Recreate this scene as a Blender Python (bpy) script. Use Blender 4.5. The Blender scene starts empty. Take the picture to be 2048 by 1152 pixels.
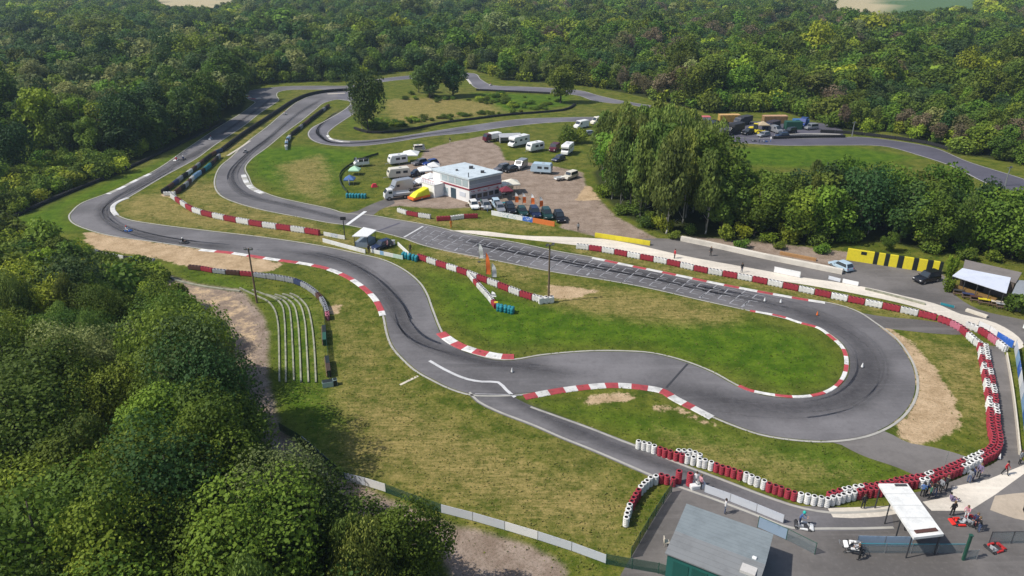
import bpy, bmesh, math, random
import numpy as np
from mathutils import Vector, Matrix
from mathutils.geometry import tessellate_polygon
R = math.radians
random.seed(7); rng = np.random.default_rng(7)
scn = bpy.context.scene
col = scn.collection

# ------------------------------------------------------------------ camera
CH = 48.0; F = 1450.0; YH = -80.0
TH = math.atan2(576 - YH, F)
cam = bpy.data.cameras.new('camera'); co = bpy.data.objects.new('camera', cam); col.objects.link(co)
cam.sensor_width = 36.0; cam.lens = 36.0 * F / 2048
cam.clip_start = 0.5; cam.clip_end = 8000
co.location = (0, 0, CH); co.rotation_euler = (math.pi/2 - TH, 0, 0)
scn.camera = co
CT, ST = math.cos(TH), math.sin(TH)

def P(u, v, z=0.0):
    """photo pixel (2048 wide) -> world point on the horizontal plane z"""
    dx = (u - 1024) / F; dy = (v - 576) / F
    t = (CH - z) / (ST + dy * CT)
    return Vector((t * dx, t * (CT - dy * ST), z))
def proj(x, y, z):
    zz = z - CH
    d = y * CT - zz * ST
    return 1024 + F * x / d, 576 + F * (-(y * ST) - zz * CT) / d, d

# ------------------------------------------------------------------ materials
MATS = {}
def new_mat(name):
    m = bpy.data.materials.new(name); m.use_nodes = True
    nt = m.node_tree; nt.nodes.clear()
    out = nt.nodes.new('ShaderNodeOutputMaterial')
    b = nt.nodes.new('ShaderNodeBsdfPrincipled')
    nt.links.new(b.outputs[0], out.inputs[0])
    return m, nt, b, out
def N(nt, t, **kw):
    n = nt.nodes.new(t)
    for k, v in kw.items(): setattr(n, k, v)
    return n
def noise(nt, scale, detail=4, rough=.6, vec=None):
    n = N(nt, 'ShaderNodeTexNoise'); n.inputs['Scale'].default_value = scale
    n.inputs['Detail'].default_value = detail; n.inputs['Roughness'].default_value = rough
    if vec is None:
        g = N(nt, 'ShaderNodeNewGeometry'); vec = g.outputs['Position']
    nt.links.new(vec, n.inputs['Vector'])
    return n.outputs[0]
def mth(nt, op, a, b=None, c=None, clamp=False):
    n = N(nt, 'ShaderNodeMath', operation=op); n.use_clamp = clamp
    for i, x in enumerate((a, b, c)):
        if x is None: continue
        if isinstance(x, (int, float)): n.inputs[i].default_value = x
        else: nt.links.new(x, n.inputs[i])
    return n.outputs[0]
def mixc(nt, fac, a, b):
    n = N(nt, 'ShaderNodeMix', data_type='RGBA')
    if isinstance(fac, (int, float)): n.inputs[0].default_value = fac
    else: nt.links.new(fac, n.inputs[0])
    for i, x in ((6, a), (7, b)):
        if isinstance(x, tuple): n.inputs[i].default_value = (*x[:3], 1)
        else: nt.links.new(x, n.inputs[i])
    return n.outputs[2]
def ramp(nt, x, lo, hi):
    n = N(nt, 'ShaderNodeMapRange'); n.interpolation_type = 'SMOOTHSTEP'
    nt.links.new(x, n.inputs[0]); n.inputs[1].default_value = lo; n.inputs[2].default_value = hi
    return n.outputs[0]
def paint(name, rgb, rough=.6, var=.12, scale=3.0, metal=0.0, spec=.4):
    """plain painted/plastic/cloth surface with slight dirt and fading"""
    if name in MATS: return MATS[name]
    m, nt, b, o = new_mat(name)
    tc = N(nt, 'ShaderNodeTexCoord')
    n1 = noise(nt, scale, 5, .65, tc.outputs['Object'])
    oi = N(nt, 'ShaderNodeObjectInfo')
    f = mth(nt, 'MULTIPLY', ramp(nt, n1, .4, .75), var * 2.2, clamp=True)
    dark = tuple(c * .5 + .02 for c in rgb)
    c = mixc(nt, f, tuple(rgb), dark)
    hs = N(nt, 'ShaderNodeHueSaturation')
    nt.links.new(c, hs.inputs['Color'])
    nt.links.new(mth(nt, 'MULTIPLY_ADD', oi.outputs['Random'], .24 * min(1, var * 6), 1 - .14 * min(1, var * 6)), hs.inputs['Value'])
    nt.links.new(hs.outputs[0], b.inputs['Base Color'])
    b.inputs['Roughness'].default_value = rough; b.inputs['Metallic'].default_value = metal
    b.inputs['Specular IOR Level'].default_value = spec
    MATS[name] = m
    return m
WHITE = paint('white_paint', (.80, .80, .78), .5)
WHITETYRE = paint('white_painted_rubber', (.74, .73, .70), .65, .30, 3)
REDTYRE = paint('red_painted_rubber', (.37, .035, .055), .6, .36, 3)
REDP = paint('red_paint', (.50, .03, .03), .5)
BLACK = paint('black_rubber', (.018, .018, .02), .8, .1)
DARK = paint('dark_grey', (.05, .05, .055), .6)
GREY = paint('light_grey', (.42, .43, .45), .6)
STEEL = paint('galvanised_steel', (.38, .39, .40), .4, .1, 3, .6)
GLASS = paint('dark_glass', (.03, .04, .05), .12, .02, 2, 0, .7)
CREAM = paint('cream_concrete', (.62, .56, .46), .8, .2, 1.2)
YELLOW = paint('yellow_paint', (.72, .60, .03), .5, .14)
ORANGE = paint('orange_cloth', (.78, .17, .03), .7)
BLUE = paint('blue_paint', (.03, .12, .42), .5)
TEAL = paint('teal_plastic', (.02, .24, .30), .5, .2)
SKIN = paint('skin', (.50, .30, .21), .6, .04)
WOOD = paint('timber', (.16, .11, .07), .8, .2)
GREEN = paint('green_paint', (.02, .09, .06), .6)

def m_asphalt(name, base, tint=1.0, patch=.25, streak=None):
    m, nt, b, o = new_mat(name)
    g = N(nt, 'ShaderNodeNewGeometry')
    n1 = noise(nt, .07, 5, .6); n2 = noise(nt, 2.2, 6, .75); n3 = noise(nt, .5, 4, .6)
    c = mixc(nt, ramp(nt, n1, .36, .66), tuple(x * (1 - patch) for x in base), tuple(x * (1 + patch * .8) for x in base))
    c = mixc(nt, mth(nt, 'MULTIPLY', ramp(nt, n3, .5, .75), .35), c, tuple(x * .62 for x in base))
    c = mixc(nt, mth(nt, 'MULTIPLY', ramp(nt, n2, .5, .8), .5), c, tuple(x * 1.5 for x in base))
    c = mixc(nt, mth(nt, 'MULTIPLY', ramp(nt, n2, .5, .25), .4), c, tuple(x * .5 for x in base))
    # long patched seams and drag streaks
    mp = N(nt, 'ShaderNodeMapping'); mp.inputs['Rotation'].default_value = (0, 0, R(12)); mp.inputs['Scale'].default_value = (.05, .9, 1)
    nt.links.new(g.outputs['Position'], mp.inputs[0])
    c = mixc(nt, mth(nt, 'MULTIPLY', ramp(nt, noise(nt, 1.0, 4, .65, mp.outputs[0]), .5, .7), .4), c, tuple(x * 1.35 for x in base))
    nt.links.new(c, b.inputs['Base Color']); b.inputs['Roughness'].default_value = .85
    b.inputs['Specular IOR Level'].default_value = .25
    bp = N(nt, 'ShaderNodeBump'); bp.inputs['Strength'].default_value = .25; bp.inputs['Distance'].default_value = .02
    nt.links.new(n2, bp.inputs['Height']); nt.links.new(bp.outputs[0], b.inputs['Normal'])
    return m
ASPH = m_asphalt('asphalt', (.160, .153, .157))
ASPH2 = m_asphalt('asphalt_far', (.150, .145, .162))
ASPHD = m_asphalt('asphalt_new', (.098, .094, .118), patch=.15)
ASPHG = m_asphalt('asphalt_paddock', (.158, .146, .138), patch=.3)
CONC = m_asphalt('pale_concrete', (.66, .60, .51), patch=.12)
TANRD = m_asphalt('tan_gravel_road', (.42, .35, .27), patch=.15)

def m_rubber(name, k, _):
    m, nt, b, o = new_mat(name)
    b.inputs['Base Color'].default_value = (.062, .060, .066, 1); b.inputs['Roughness'].default_value = .8; b.inputs['Specular IOR Level'].default_value = .2
    at = N(nt, 'ShaderNodeAttribute', attribute_name='soft')
    n = noise(nt, 1.2, 5, .7)
    f = mth(nt, 'MULTIPLY', at.outputs['Fac'], mth(nt, 'MULTIPLY_ADD', n, k * 1.1, k * .15), clamp=True)
    tr = N(nt, 'ShaderNodeBsdfTransparent'); mx = N(nt, 'ShaderNodeMixShader')
    nt.links.new(f, mx.inputs[0]); nt.links.new(tr.outputs[0], mx.inputs[1]); nt.links.new(b.outputs[0], mx.inputs[2])
    nt.links.new(mx.outputs[0], o.inputs[0])
    return m
RUB = m_rubber('tyre_marks', .13, 0)
RUBS = m_rubber('rubbered_asphalt', .60, .0)

def m_ground():
    m, nt, b, o = new_mat('ground_cover')
    a1 = N(nt, 'ShaderNodeAttribute', attribute_name='coverA'); s1 = N(nt, 'ShaderNodeSeparateColor')
    nt.links.new(a1.outputs['Color'], s1.inputs[0])
    a2 = N(nt, 'ShaderNodeAttribute', attribute_name='coverB'); s2 = N(nt, 'ShaderNodeSeparateColor')
    nt.links.new(a2.outputs['Color'], s2.inputs[0])
    sand, dry, grav = s1.outputs[0], s1.outputs[1], s1.outputs[2]
    lush, floor, tan = s2.outputs[0], s2.outputs[1], s2.outputs[2]
    nb = noise(nt, .045, 5, .6); nm = noise(nt, .35, 6, .7); nf = noise(nt, 1.5, 6, .85); nff = noise(nt, 4.2, 4, .85)
    mp = N(nt, 'ShaderNodeMapping'); g = N(nt, 'ShaderNodeNewGeometry')
    mp.inputs['Rotation'].default_value = (0, 0, R(-33)); mp.inputs['Scale'].default_value = (.35, 2.8, 1)
    nt.links.new(g.outputs['Position'], mp.inputs[0])
    ns = noise(nt, 1.0, 4, .7, mp.outputs[0])
    nm2 = mth(nt, 'ADD', nm, mth(nt, 'MULTIPLY_ADD', nf, .6, -.3))
    c = mixc(nt, ramp(nt, nm2, .3, .7), (.052, .086, .007), (.165, .172, .026))
    c = mixc(nt, mth(nt, 'MULTIPLY', ramp(nt, nb, .44, .68), .42), c, mixc(nt, ramp(nt, nm2, .3, .7), (.095, .092, .022), (.23, .185, .065)))
    def edge(x, w=.55, lo=.35, hi=.65):
        return ramp(nt, mth(nt, 'ADD', x, mth(nt, 'MULTIPLY_ADD', nm2, w, -w * .5)), lo, hi)
    c = mixc(nt, mth(nt, 'MULTIPLY', edge(lush, .7, .2, .8), .88), c, mixc(nt, ramp(nt, nm2, .3, .75), (.036, .094, .004), (.110, .190, .010)))
    drc = mixc(nt, ramp(nt, mth(nt, 'ADD', mth(nt, 'MULTIPLY', ns, .35), mth(nt, 'ADD', mth(nt, 'MULTIPLY', nf, .45), mth(nt, 'MULTIPLY', nm, .2))), .38, .62), (.095, .105, .018), (.40, .30, .115))
    c = mixc(nt, mth(nt, 'MULTIPLY', edge(dry, 1.0, .1, .8), .9), c, drc)
    c = mixc(nt, edge(grav, .35), c, mixc(nt, ramp(nt, nm2, .3, .7), (.23, .17, .13), (.37, .29, .235)))
    sc = mixc(nt, ramp(nt, nm2, .25, .75), (.36, .25, .14), (.60, .44, .28))
    c = mixc(nt, edge(sand, 1.1, .42, .62), c, sc)
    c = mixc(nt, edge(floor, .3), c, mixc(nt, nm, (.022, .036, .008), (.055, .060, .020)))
    c = mixc(nt, ramp(nt, tan, .4, .6), c, mixc(nt, s1.outputs[0], (.10, .17, .07), (.50, .42, .25)))
    # tufts
    c = mixc(nt, mth(nt, 'MULTIPLY', ramp(nt, nff, .47, .68), .6), c, (.034, .046, .008))
    nt.links.new(c, b.inputs['Base Color']); b.inputs['Roughness'].default_value = .95
    b.inputs['Specular IOR Level'].default_value = .1
    bp = N(nt, 'ShaderNodeBump'); bp.inputs['Strength'].default_value = .55; bp.inputs['Distance'].default_value = .12
    nt.links.new(mth(nt, 'ADD', nf, mth(nt, 'MULTIPLY', nff, .5)), bp.inputs['Height']); nt.links.new(bp.outputs[0], b.inputs['Normal'])
    return m

def m_leaf(name, c0, c1, c2):
    """leaf colours: c0..c1 vary by leaf cluster, c2 is reached by some whole trees"""
    m, nt, b, o = new_mat(name)
    at = N(nt, 'ShaderNodeAttribute', attribute_name='tint')
    oi = N(nt, 'ShaderNodeObjectInfo')
    c = mixc(nt, at.outputs['Fac'], c0, c1)
    c = mixc(nt, mth(nt, 'MULTIPLY', ramp(nt, oi.outputs['Random'], .35, 1.0), .7), c, mixc(nt, at.outputs['Fac'], tuple(x * .7 for x in c2), tuple(x * 1.25 for x in c2)))
    hs = N(nt, 'ShaderNodeHueSaturation'); nt.links.new(c, hs.inputs['Color'])
    r2 = mth(nt, 'FRACT', mth(nt, 'MULTIPLY', oi.outputs['Random'], 17.31))
    nt.links.new(mth(nt, 'MULTIPLY_ADD', r2, .75, .62), hs.inputs['Value'])
    r3 = mth(nt, 'FRACT', mth(nt, 'MULTIPLY', oi.outputs['Random'], 41.7))
    nt.links.new(mth(nt, 'MULTIPLY_ADD', r3, .05, .475), hs.inputs['Hue'])
    nt.links.new(hs.outputs[0], b.inputs['Base Color']); b.inputs['Roughness'].default_value = .7
    b.inputs['Specular IOR Level'].default_value = .25
    tl = N(nt, 'ShaderNodeBsdfTranslucent'); nt.links.new(hs.outputs[0], tl.inputs[0])
    mx = N(nt, 'ShaderNodeMixShader'); mx.inputs[0].default_value = .34
    nt.links.new(b.outputs[0], mx.inputs[1]); nt.links.new(tl.outputs[0], mx.inputs[2]); nt.links.new(mx.outputs[0], o.inputs[0])
    return m
LEAF = {
 'broadleaf': m_leaf('broadleaf_leaves', (0.050, 0.107, 0.010), (0.207, 0.298, 0.029), (0.124, 0.165, 0.024)),
 'birch': m_leaf('birch_leaves', (0.086, 0.133, 0.019), (0.262, 0.337, 0.066), (0.152, 0.191, 0.042)),
 'willow': m_leaf('willow_leaves', (0.138, 0.171, 0.046), (0.317, 0.349, 0.120), (0.207, 0.229, 0.072)),
 'bare': m_leaf('budding_twigs', (0.117, 0.089, 0.048), (0.262, 0.210, 0.126), (0.138, 0.133, 0.042)),
 'dark': m_leaf('dark_leaves', (0.022, 0.064, 0.014), (0.103, 0.165, 0.031), (0.052, 0.095, 0.031)),
 'bright': m_leaf('fresh_leaves', (0.124, 0.191, 0.010), (0.373, 0.444, 0.036), (0.221, 0.292, 0.024)),
}
BARK = paint('bark', (.10, .08, .06), .9, .2)
BIRCHBARK = paint('birch_bark', (.42, .40, .36), .8, .3, 1.5)

def m_banner(name, base, mark, scale=2.2):
    m, nt, b, o = new_mat(name)
    tc = N(nt, 'ShaderNodeTexCoord'); mp = N(nt, 'ShaderNodeMapping'); mp.inputs['Scale'].default_value = (1, 1, 1.6)
    nt.links.new(tc.outputs['Object'], mp.inputs[0])
    n1 = noise(nt, scale, 3, .7, mp.outputs[0]); n2 = noise(nt, .35, 1, .5, tc.outputs['Object'])
    f = mth(nt, 'MULTIPLY', ramp(nt, n1, .52, .58), ramp(nt, n2, .42, .58))
    nt.links.new(mixc(nt, f, base, mark), b.inputs['Base Color']); b.inputs['Roughness'].default_value = .5
    return m
BAN_GREY = m_banner('pale_grey_banner', (.60, .63, .68), (.30, .34, .42))
BAN_WHITE = m_banner('white_banner', (.80, .80, .80), (.30, .42, .42))
BAN_BLUE = m_banner('pale_blue_banner', (.30, .40, .52), (.20, .27, .36), 1.2)
BAN_STRONG = m_banner('blue_banner', (.03, .13, .50), (.75, .8, .9), 3)
def m_mesh(name, rgb, op=.35):
    m, nt, b, o = new_mat(name)
    b.inputs['Base Color'].default_value = (*rgb, 1); b.inputs['Roughness'].default_value = .6
    tr = N(nt, 'ShaderNodeBsdfTransparent'); mx = N(nt, 'ShaderNodeMixShader'); mx.inputs[0].default_value = op
    nt.links.new(tr.outputs[0], mx.inputs[1]); nt.links.new(b.outputs[0], mx.inputs[2]); nt.links.new(mx.outputs[0], o.inputs[0])
    return m
WIRE = m_mesh('green_wire_mesh', (.03, .09, .06), .5)
WIREG = m_mesh('grey_wire_mesh', (.22, .26, .27), .38)
def m_roof(name, rgb, pitch=.35):
    m, nt, b, o = new_mat(name)
    tc = N(nt, 'ShaderNodeTexCoord'); sx = N(nt, 'ShaderNodeSeparateXYZ'); nt.links.new(tc.outputs['Object'], sx.inputs[0])
    w = mth(nt, 'SINE', mth(nt, 'MULTIPLY', sx.outputs[1], 2 * math.pi / pitch))
    n1 = noise(nt, .8, 5, .7, tc.outputs['Object']); n2 = noise(nt, 6, 4, .7, tc.outputs['Object'])
    c = mixc(nt, mth(nt, 'MULTIPLY', ramp(nt, n1, .4, .7), .5), rgb, tuple(x * .62 for x in rgb))
    c = mixc(nt, mth(nt, 'MULTIPLY', ramp(nt, n2, .5, .8), .25), c, (.18, .16, .13))
    c = mixc(nt, mth(nt, 'MULTIPLY', mth(nt, 'GREATER_THAN', w, .93), .35), c, tuple(x * .5 for x in rgb))
    nt.links.new(c, b.inputs['Base Color']); b.inputs['Roughness'].default_value = .55
    return m
ROOFB = m_roof('pale_blue_roof_sheet', (.60, .68, .72), .9)
ROOFG = m_roof('grey_blue_roof_sheet', (.25, .285, .295), .5)
ROOFG2 = m_roof('grey_roof_sheet', (.20, .21, .215), .5)
ROOFBR = m_roof('brown_grey_roof', (.22, .195, .18), .5)
ROOFW = m_roof('white_canopy_sheet', (.80, .80, .77), 1.6)

# ------------------------------------------------------------------ mesh builder
class MB:
    def __init__(s): s.v = []; s.f = []; s.m = []; s.smooth = False
    def box(s, c, d, rz=0.0, mi=0, taper=1.0, rx=0, ry=0):
        M = Matrix.Rotation(rz, 3, 'Z') @ Matrix.Rotation(ry, 3, 'Y') @ Matrix.Rotation(rx, 3, 'X')
        i = len(s.v)
        for z in (-.5, .5):
            k = taper if z > 0 else 1
            for x, y in ((-.5, -.5), (.5, -.5), (.5, .5), (-.5, .5)):
                p = M @ Vector((x * d[0] * k, y * d[1] * k, z * d[2])); s.v.append((p.x + c[0], p.y + c[1], p.z + c[2]))
        for q in ((0, 3, 2, 1), (4, 5, 6, 7), (0, 1, 5, 4), (1, 2, 6, 5), (2, 3, 7, 6), (3, 0, 4, 7)):
            s.f.append(tuple(i + k for k in q)); s.m.append(mi)
        return s
    def hexa(s, p8, mi=0):
        i = len(s.v); s.v += [tuple(p) for p in p8]
        for q in ((0, 3, 2, 1), (4, 5, 6, 7), (0, 1, 5, 4), (1, 2, 6, 5), (2, 3, 7, 6), (3, 0, 4, 7)):
            s.f.append(tuple(i + k for k in q)); s.m.append(mi)
        return s
    def tube(s, a, b, r, r2=None, n=8, mi=0):
        a = Vector(a); b = Vector(b); r2 = r if r2 is None else r2
        d = (b - a).normalized(); q = d.to_track_quat('Z', 'Y'); i = len(s.v)
        for p, rr in ((a, r), (b, r2)):
            for k in range(n):
                w = q @ Vector((rr * math.cos(2 * math.pi * k / n), rr * math.sin(2 * math.pi * k / n), 0)); s.v.append(tuple(p + w))
        for k in range(n):
            s.f.append((i + k, i + (k + 1) % n, i + n + (k + 1) % n, i + n + k)); s.m.append(mi)
        s.f.append(tuple(i + k for k in reversed(range(n)))); s.m.append(mi)
        s.f.append(tuple(i + n + k for k in range(n))); s.m.append(mi)
        return s
    def lathe(s, c, prof, n=12, mi=0, axis='Z', mis=None):
        i = len(s.v); m = len(prof)
        for (r, h) in prof:
            for k in range(n):
                a = 2 * math.pi * k / n; x, y = r * math.cos(a), r * math.sin(a)
                p = (x, y, h) if axis == 'Z' else (x, h, y)
                s.v.append((c[0] + p[0], c[1] + p[1], c[2] + p[2]))
        for j in range(m - 1):
            for k in range(n):
                s.f.append((i + j * n + k, i + j * n + (k + 1) % n, i + (j + 1) * n + (k + 1) % n, i + (j + 1) * n + k))
                s.m.append(mis[j] if mis else mi)
        s.f.append(tuple(i + (m - 1) * n + k for k in range(n))); s.m.append(mis[-1] if mis else mi)
        s.f.append(tuple(i + k for k in reversed(range(n)))); s.m.append(mi)
        return s
    def poly(s, pts, mi=0):
        i = len(s.v); s.v += [tuple(p) for p in pts]; s.f.append(tuple(range(i, i + len(pts)))); s.m.append(mi); return s
    def prism(s, pts, y0, y1, mi=0):
        """pts: (x,z) outline extruded in y"""
        n = len(pts); i = len(s.v)
        for y in (y0, y1): s.v += [(x, y, z) for x, z in pts]
        s.f.append(tuple(i + k for k in range(n))); s.m.append(mi)
        s.f.append(tuple(i + n + k for k in reversed(range(n)))); s.m.append(mi)
        for k in range(n):
            s.f.append((i + (k + 1) % n, i + k, i + n + k, i + n + (k + 1) % n)); s.m.append(mi)
        return s
    def mesh(s, name, mats, smooth=None):
        me = bpy.data.meshes.new(name); me.from_pydata(s.v, [], s.f)
        for m in (mats if isinstance(mats, (list, tuple)) else [mats]): me.materials.append(m)
        me.polygons.foreach_set('material_index', s.m)
        if smooth or s.smooth: me.polygons.foreach_set('use_smooth', [True] * len(s.f))
        me.update(); return me
    def obj(s, name, mats, parent=None, loc=None, rz=0, bevel=0, smooth=None):
        me = s.mesh(name, mats, smooth)
        if bevel:
            bm = bmesh.new(); bm.from_mesh(me); bmesh.ops.remove_doubles(bm, verts=bm.verts, dist=1e-5)
            bmesh.ops.recalc_face_normals(bm, faces=bm.faces)
            bmesh.ops.bevel(bm, geom=[e for e in bm.edges if len(e.link_faces) == 2 and e.calc_face_angle(0) > .5], offset=bevel, segments=2, affect='EDGES', clamp_overlap=True)
            bm.to_mesh(me); bm.free()
        return link(name, me, parent, loc, rz)
def link(name, me, parent=None, loc=None, rz=0):
    o = bpy.data.objects.new(name, me); col.objects.link(o)
    if parent is not None: o.parent = parent
    if loc is not None: o.location = loc
    if rz: o.rotation_euler.z = rz
    return o
def tag(o, label=None, cat=None, group=None, kind=None):
    if label: o['label'] = label
    if cat: o['category'] = cat
    if group: o['group'] = group
    if kind: o['kind'] = kind
    return o
def thing(name, label, cat, loc=(0, 0, 0), rz=0, group=None):
    return tag(link(name, None, None, loc, rz), label, cat, group)
def dup(root, loc, rz, label=None, group=None, scale=None):
    r = root.copy(); col.objects.link(r); r.location = loc; r.rotation_euler.z = rz
    if scale: r.scale = scale
    if label: r['label'] = label
    if group: r['group'] = group
    for ch in list(root.children):
        c = ch.copy(); col.objects.link(c); c.parent = r
        for g in ch.children:
            d = g.copy(); col.objects.link(d); d.parent = c
    return r

# ------------------------------------------------------------------ curves and sheets
def smooth_path(pts, step=1.0, closed=False):
    """Catmull-Rom through world points, resampled"""
    p = [Vector((q[0], q[1], 0)) for q in pts]
    if len(p) < 3: q = p
    else:
        q = []
        n = len(p); rngs = range(n) if closed else range(n - 1)
        for i in rngs:
            if closed: a, b, c, d = p[(i - 1) % n], p[i], p[(i + 1) % n], p[(i + 2) % n]
            else: a, b, c, d = p[max(i - 1, 0)], p[i], p[i + 1], p[min(i + 2, n - 1)]
            t0 = 0; t1 = max((b - a).length, 1e-3) ** .5; t2 = t1 + max((c - b).length, 1e-3) ** .5; t3 = t2 + max((d - c).length, 1e-3) ** .5
            m = max(2, int((c - b).length / step * 1.5))
            for k in range(m):
                t = t1 + (t2 - t1) * k / m
                A1 = a * ((t1 - t) / (t1 - t0)) + b * ((t - t0) / (t1 - t0)); A2 = b * ((t2 - t) / (t2 - t1)) + c * ((t - t1) / (t2 - t1)); A3 = c * ((t3 - t) / (t3 - t2)) + d * ((t - t2) / (t3 - t2))
                B1 = A1 * ((t2 - t) / (t2 - t0)) + A2 * ((t - t0) / (t2 - t0)); B2 = A2 * ((t3 - t) / (t3 - t1)) + A3 * ((t - t1) / (t3 - t1))
                q.append(B1 * ((t2 - t) / (t2 - t1)) + B2 * ((t - t1) / (t2 - t1)))
        q.append(p[0] if closed else p[-1])
    L = [0]
    for a, b in zip(q, q[1:]): L.append(L[-1] + (b - a).length)
    m = max(1, int(round(L[-1] / step))); out = []; j = 0
    for k in range(m + 1):
        s = L[-1] * k / m
        while j < len(L) - 2 and L[j + 1] < s: j += 1
        f = (s - L[j]) / max(L[j + 1] - L[j], 1e-9); out.append(q[j].lerp(q[j + 1], min(max(f, 0), 1)))
    return out
def W(pts, z=0): return [P(u, v, z) for u, v in pts]
def normals(path):
    out = []
    for i in range(len(path)):
        a = path[max(i - 1, 0)]; b = path[min(i + 1, len(path) - 1)]; d = (b - a).normalized()
        out.append(Vector((-d.y, d.x, 0)))
    return out
SHEETS = []
def sheet(name, outline, z, mat, kind='structure'):
    SHEETS.append([(q.x, q.y) for q in outline[::3]])
    vs = [Vector((p.x, p.y, z)) for p in outline]
    tris = tessellate_polygon([vs])
    me = bpy.data.meshes.new(name); me.from_pydata([tuple(v) for v in vs], [], [tuple(t) for t in tris])
    bm = bmesh.new(); bm.from_mesh(me)
    for f in bm.faces:
        f.normal_update()
        if f.normal.z < 0: f.normal_flip()
    bm.to_mesh(me); bm.free(); me.materials.append(mat)
    o = link(name, me); o['kind'] = kind; return o
def road(name, A, B, z, mat, lineA=True, lineB=True, closed=False):
    a = smooth_path(W(A), 1.2); b = smooth_path(W(B), 1.2)
    o = sheet(name, a + b[::-1], z, mat)
    return a, b
def strip(name, path, width, z, mat, off=0.0, soft=False, endfade=0, thick=0, kind='structure'):
    n = normals(path); mb = MB(); cols = 6 if soft else 1; vals = []
    m = len(path)
    for i, (p, q) in enumerate(zip(path, n)):
        for k in range(cols + 1):
            t = k / cols; o = off + (t - .5) * width
            mb.v.append((p.x + q.x * o, p.y + q.y * o, z))
            e = 1.0 if not endfade else min(1, i / endfade, (m - 1 - i) / endfade)
            vals.append((1 - abs(2 * t - 1)) ** 1.0 * e)
    for i in range(m - 1):
        for k in range(cols):
            a = i * (cols + 1) + k; mb.f.append((a + 1, a, a + cols + 1, a + cols + 2)); mb.m.append(0)
    me = mb.mesh(name, mat)
    if soft:
        at = me.attributes.new('soft', 'FLOAT', 'POINT'); at.data.foreach_set('value', vals)
    o = link(name, me)
    o['kind'] = kind; return o
def kerb(path, width, seg, cols, z=.03, h=.07, off=0.0):
    """raised kerb; cols = two materials alternating every seg metres"""
    n = normals(path); mb = MB(); L = 0
    prof = [(-.5, 0), (-.42, h), (.42, h * .9), (.5, 0)]
    for i, (p, q) in enumerate(zip(path, n)):
        for t, zz in prof:
            o = off + t * width; mb.v.append((p.x + q.x * o, p.y + q.y * o, z + zz))
        if i:
            L += (p - path[i - 1]).length
            mi = int(L / seg) % 2
            for k in range(3):
                a = (i - 1) * 4 + k; mb.f.append((a + 1, a, a + 4, a + 5)); mb.m.append(mi)
    me = mb.mesh('kerb', cols); o = link('kerb', me); o['kind'] = 'structure'; return o

EDGE = paint('worn_edge_line', (.40, .385, .345), .8, .25, .6)
KW = paint('kerb_white', (.72, .71, .68), .7, .42, .9); KR = paint('kerb_red', (.45, .065, .075), .7, .42, .9)
LINEW = paint('line_white', (.60, .60, .60), .8, .25, .7)
FAINT = paint('line_faint', (.27, .265, .275), .8, .3, .7)

# --- main lap, from the back straight round to the hairpin and up the start straight
m_out = [(745,160),(704,171),(628,172),(571,173),(520,178),(494,184),(488,190),(500,199),(512,204),(505,211),(482,228),(443,252),(378,296),(312,341),(219,386),(167,406),(146,424),(141,432),(148,445),(177,458),(226,471),(312,483),(406,497),(520,515),(580,524),(650,536),(694,552),(725,570),(751,593),(764,614),(771,636),(777,666),(788,694),(813,722),(836,742),(865,758),(902,776),(941,788),(985,790),(1024,789),(1056,786),(1105,779),(1160,771),(1228,766),(1292,772),(1328,778),(1353,793),(1386,812),(1424,831),(1470,850),(1520,867),(1580,877),(1650,881),(1720,873),(1765,857),(1798,835),(1825,798),(1830,757),(1817,717),(1786,675),(1744,644),(1719,627),(1690,615),(1656,607),(1600,598),(1510,582),(1432,567),(1341,548),(1266,533),(1185,516),(1120,505),(1024,485),(946,472),(907,463),(843,449),(790,440),(744,432),(686,427),(660,419),(556,396),(525,385),(505,374),(495,354),(488,336),(501,318),(532,295),(566,267),(602,241),(628,220),(649,205),(675,199),(693,201)]
m_in = [(745,168),(704,178),(620,179),(576,180),(556,184),(552,192),(556,200),(545,209),(520,225),(487,251),(425,292),(391,317),(325,353),(273,384),(250,397),(234,403),(225,412),(224,422),(232,431),(253,440),(312,450),(417,463),(520,475),(634,492),(712,508),(765,521),(806,541),(837,567),(852,592),(860,615),(878,661),(890,682),(920,700),(955,713),(1002,722),(1040,720),(1070,714),(1123,708),(1183,704),(1244,704),(1304,708),(1365,723),(1424,746),(1475,774),(1530,792),(1600,797),(1655,787),(1690,762),(1700,727),(1690,693),(1664,669),(1638,655),(1612,647),(1563,634),(1526,626),(1484,617),(1406,600),(1302,576),(1211,559),(1120,545),(1077,537),(972,516),(894,501),(842,488),(806,475),(699,450),(660,445),(608,435),(530,420),(478,406),(447,393),(434,378),(432,358),(443,333),(464,315),(493,287),(537,253),(566,228),(602,201),(641,187),(675,183),(704,183)]
OUT, INN = road('main_track', m_out, m_in, .030, ASPH)
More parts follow.
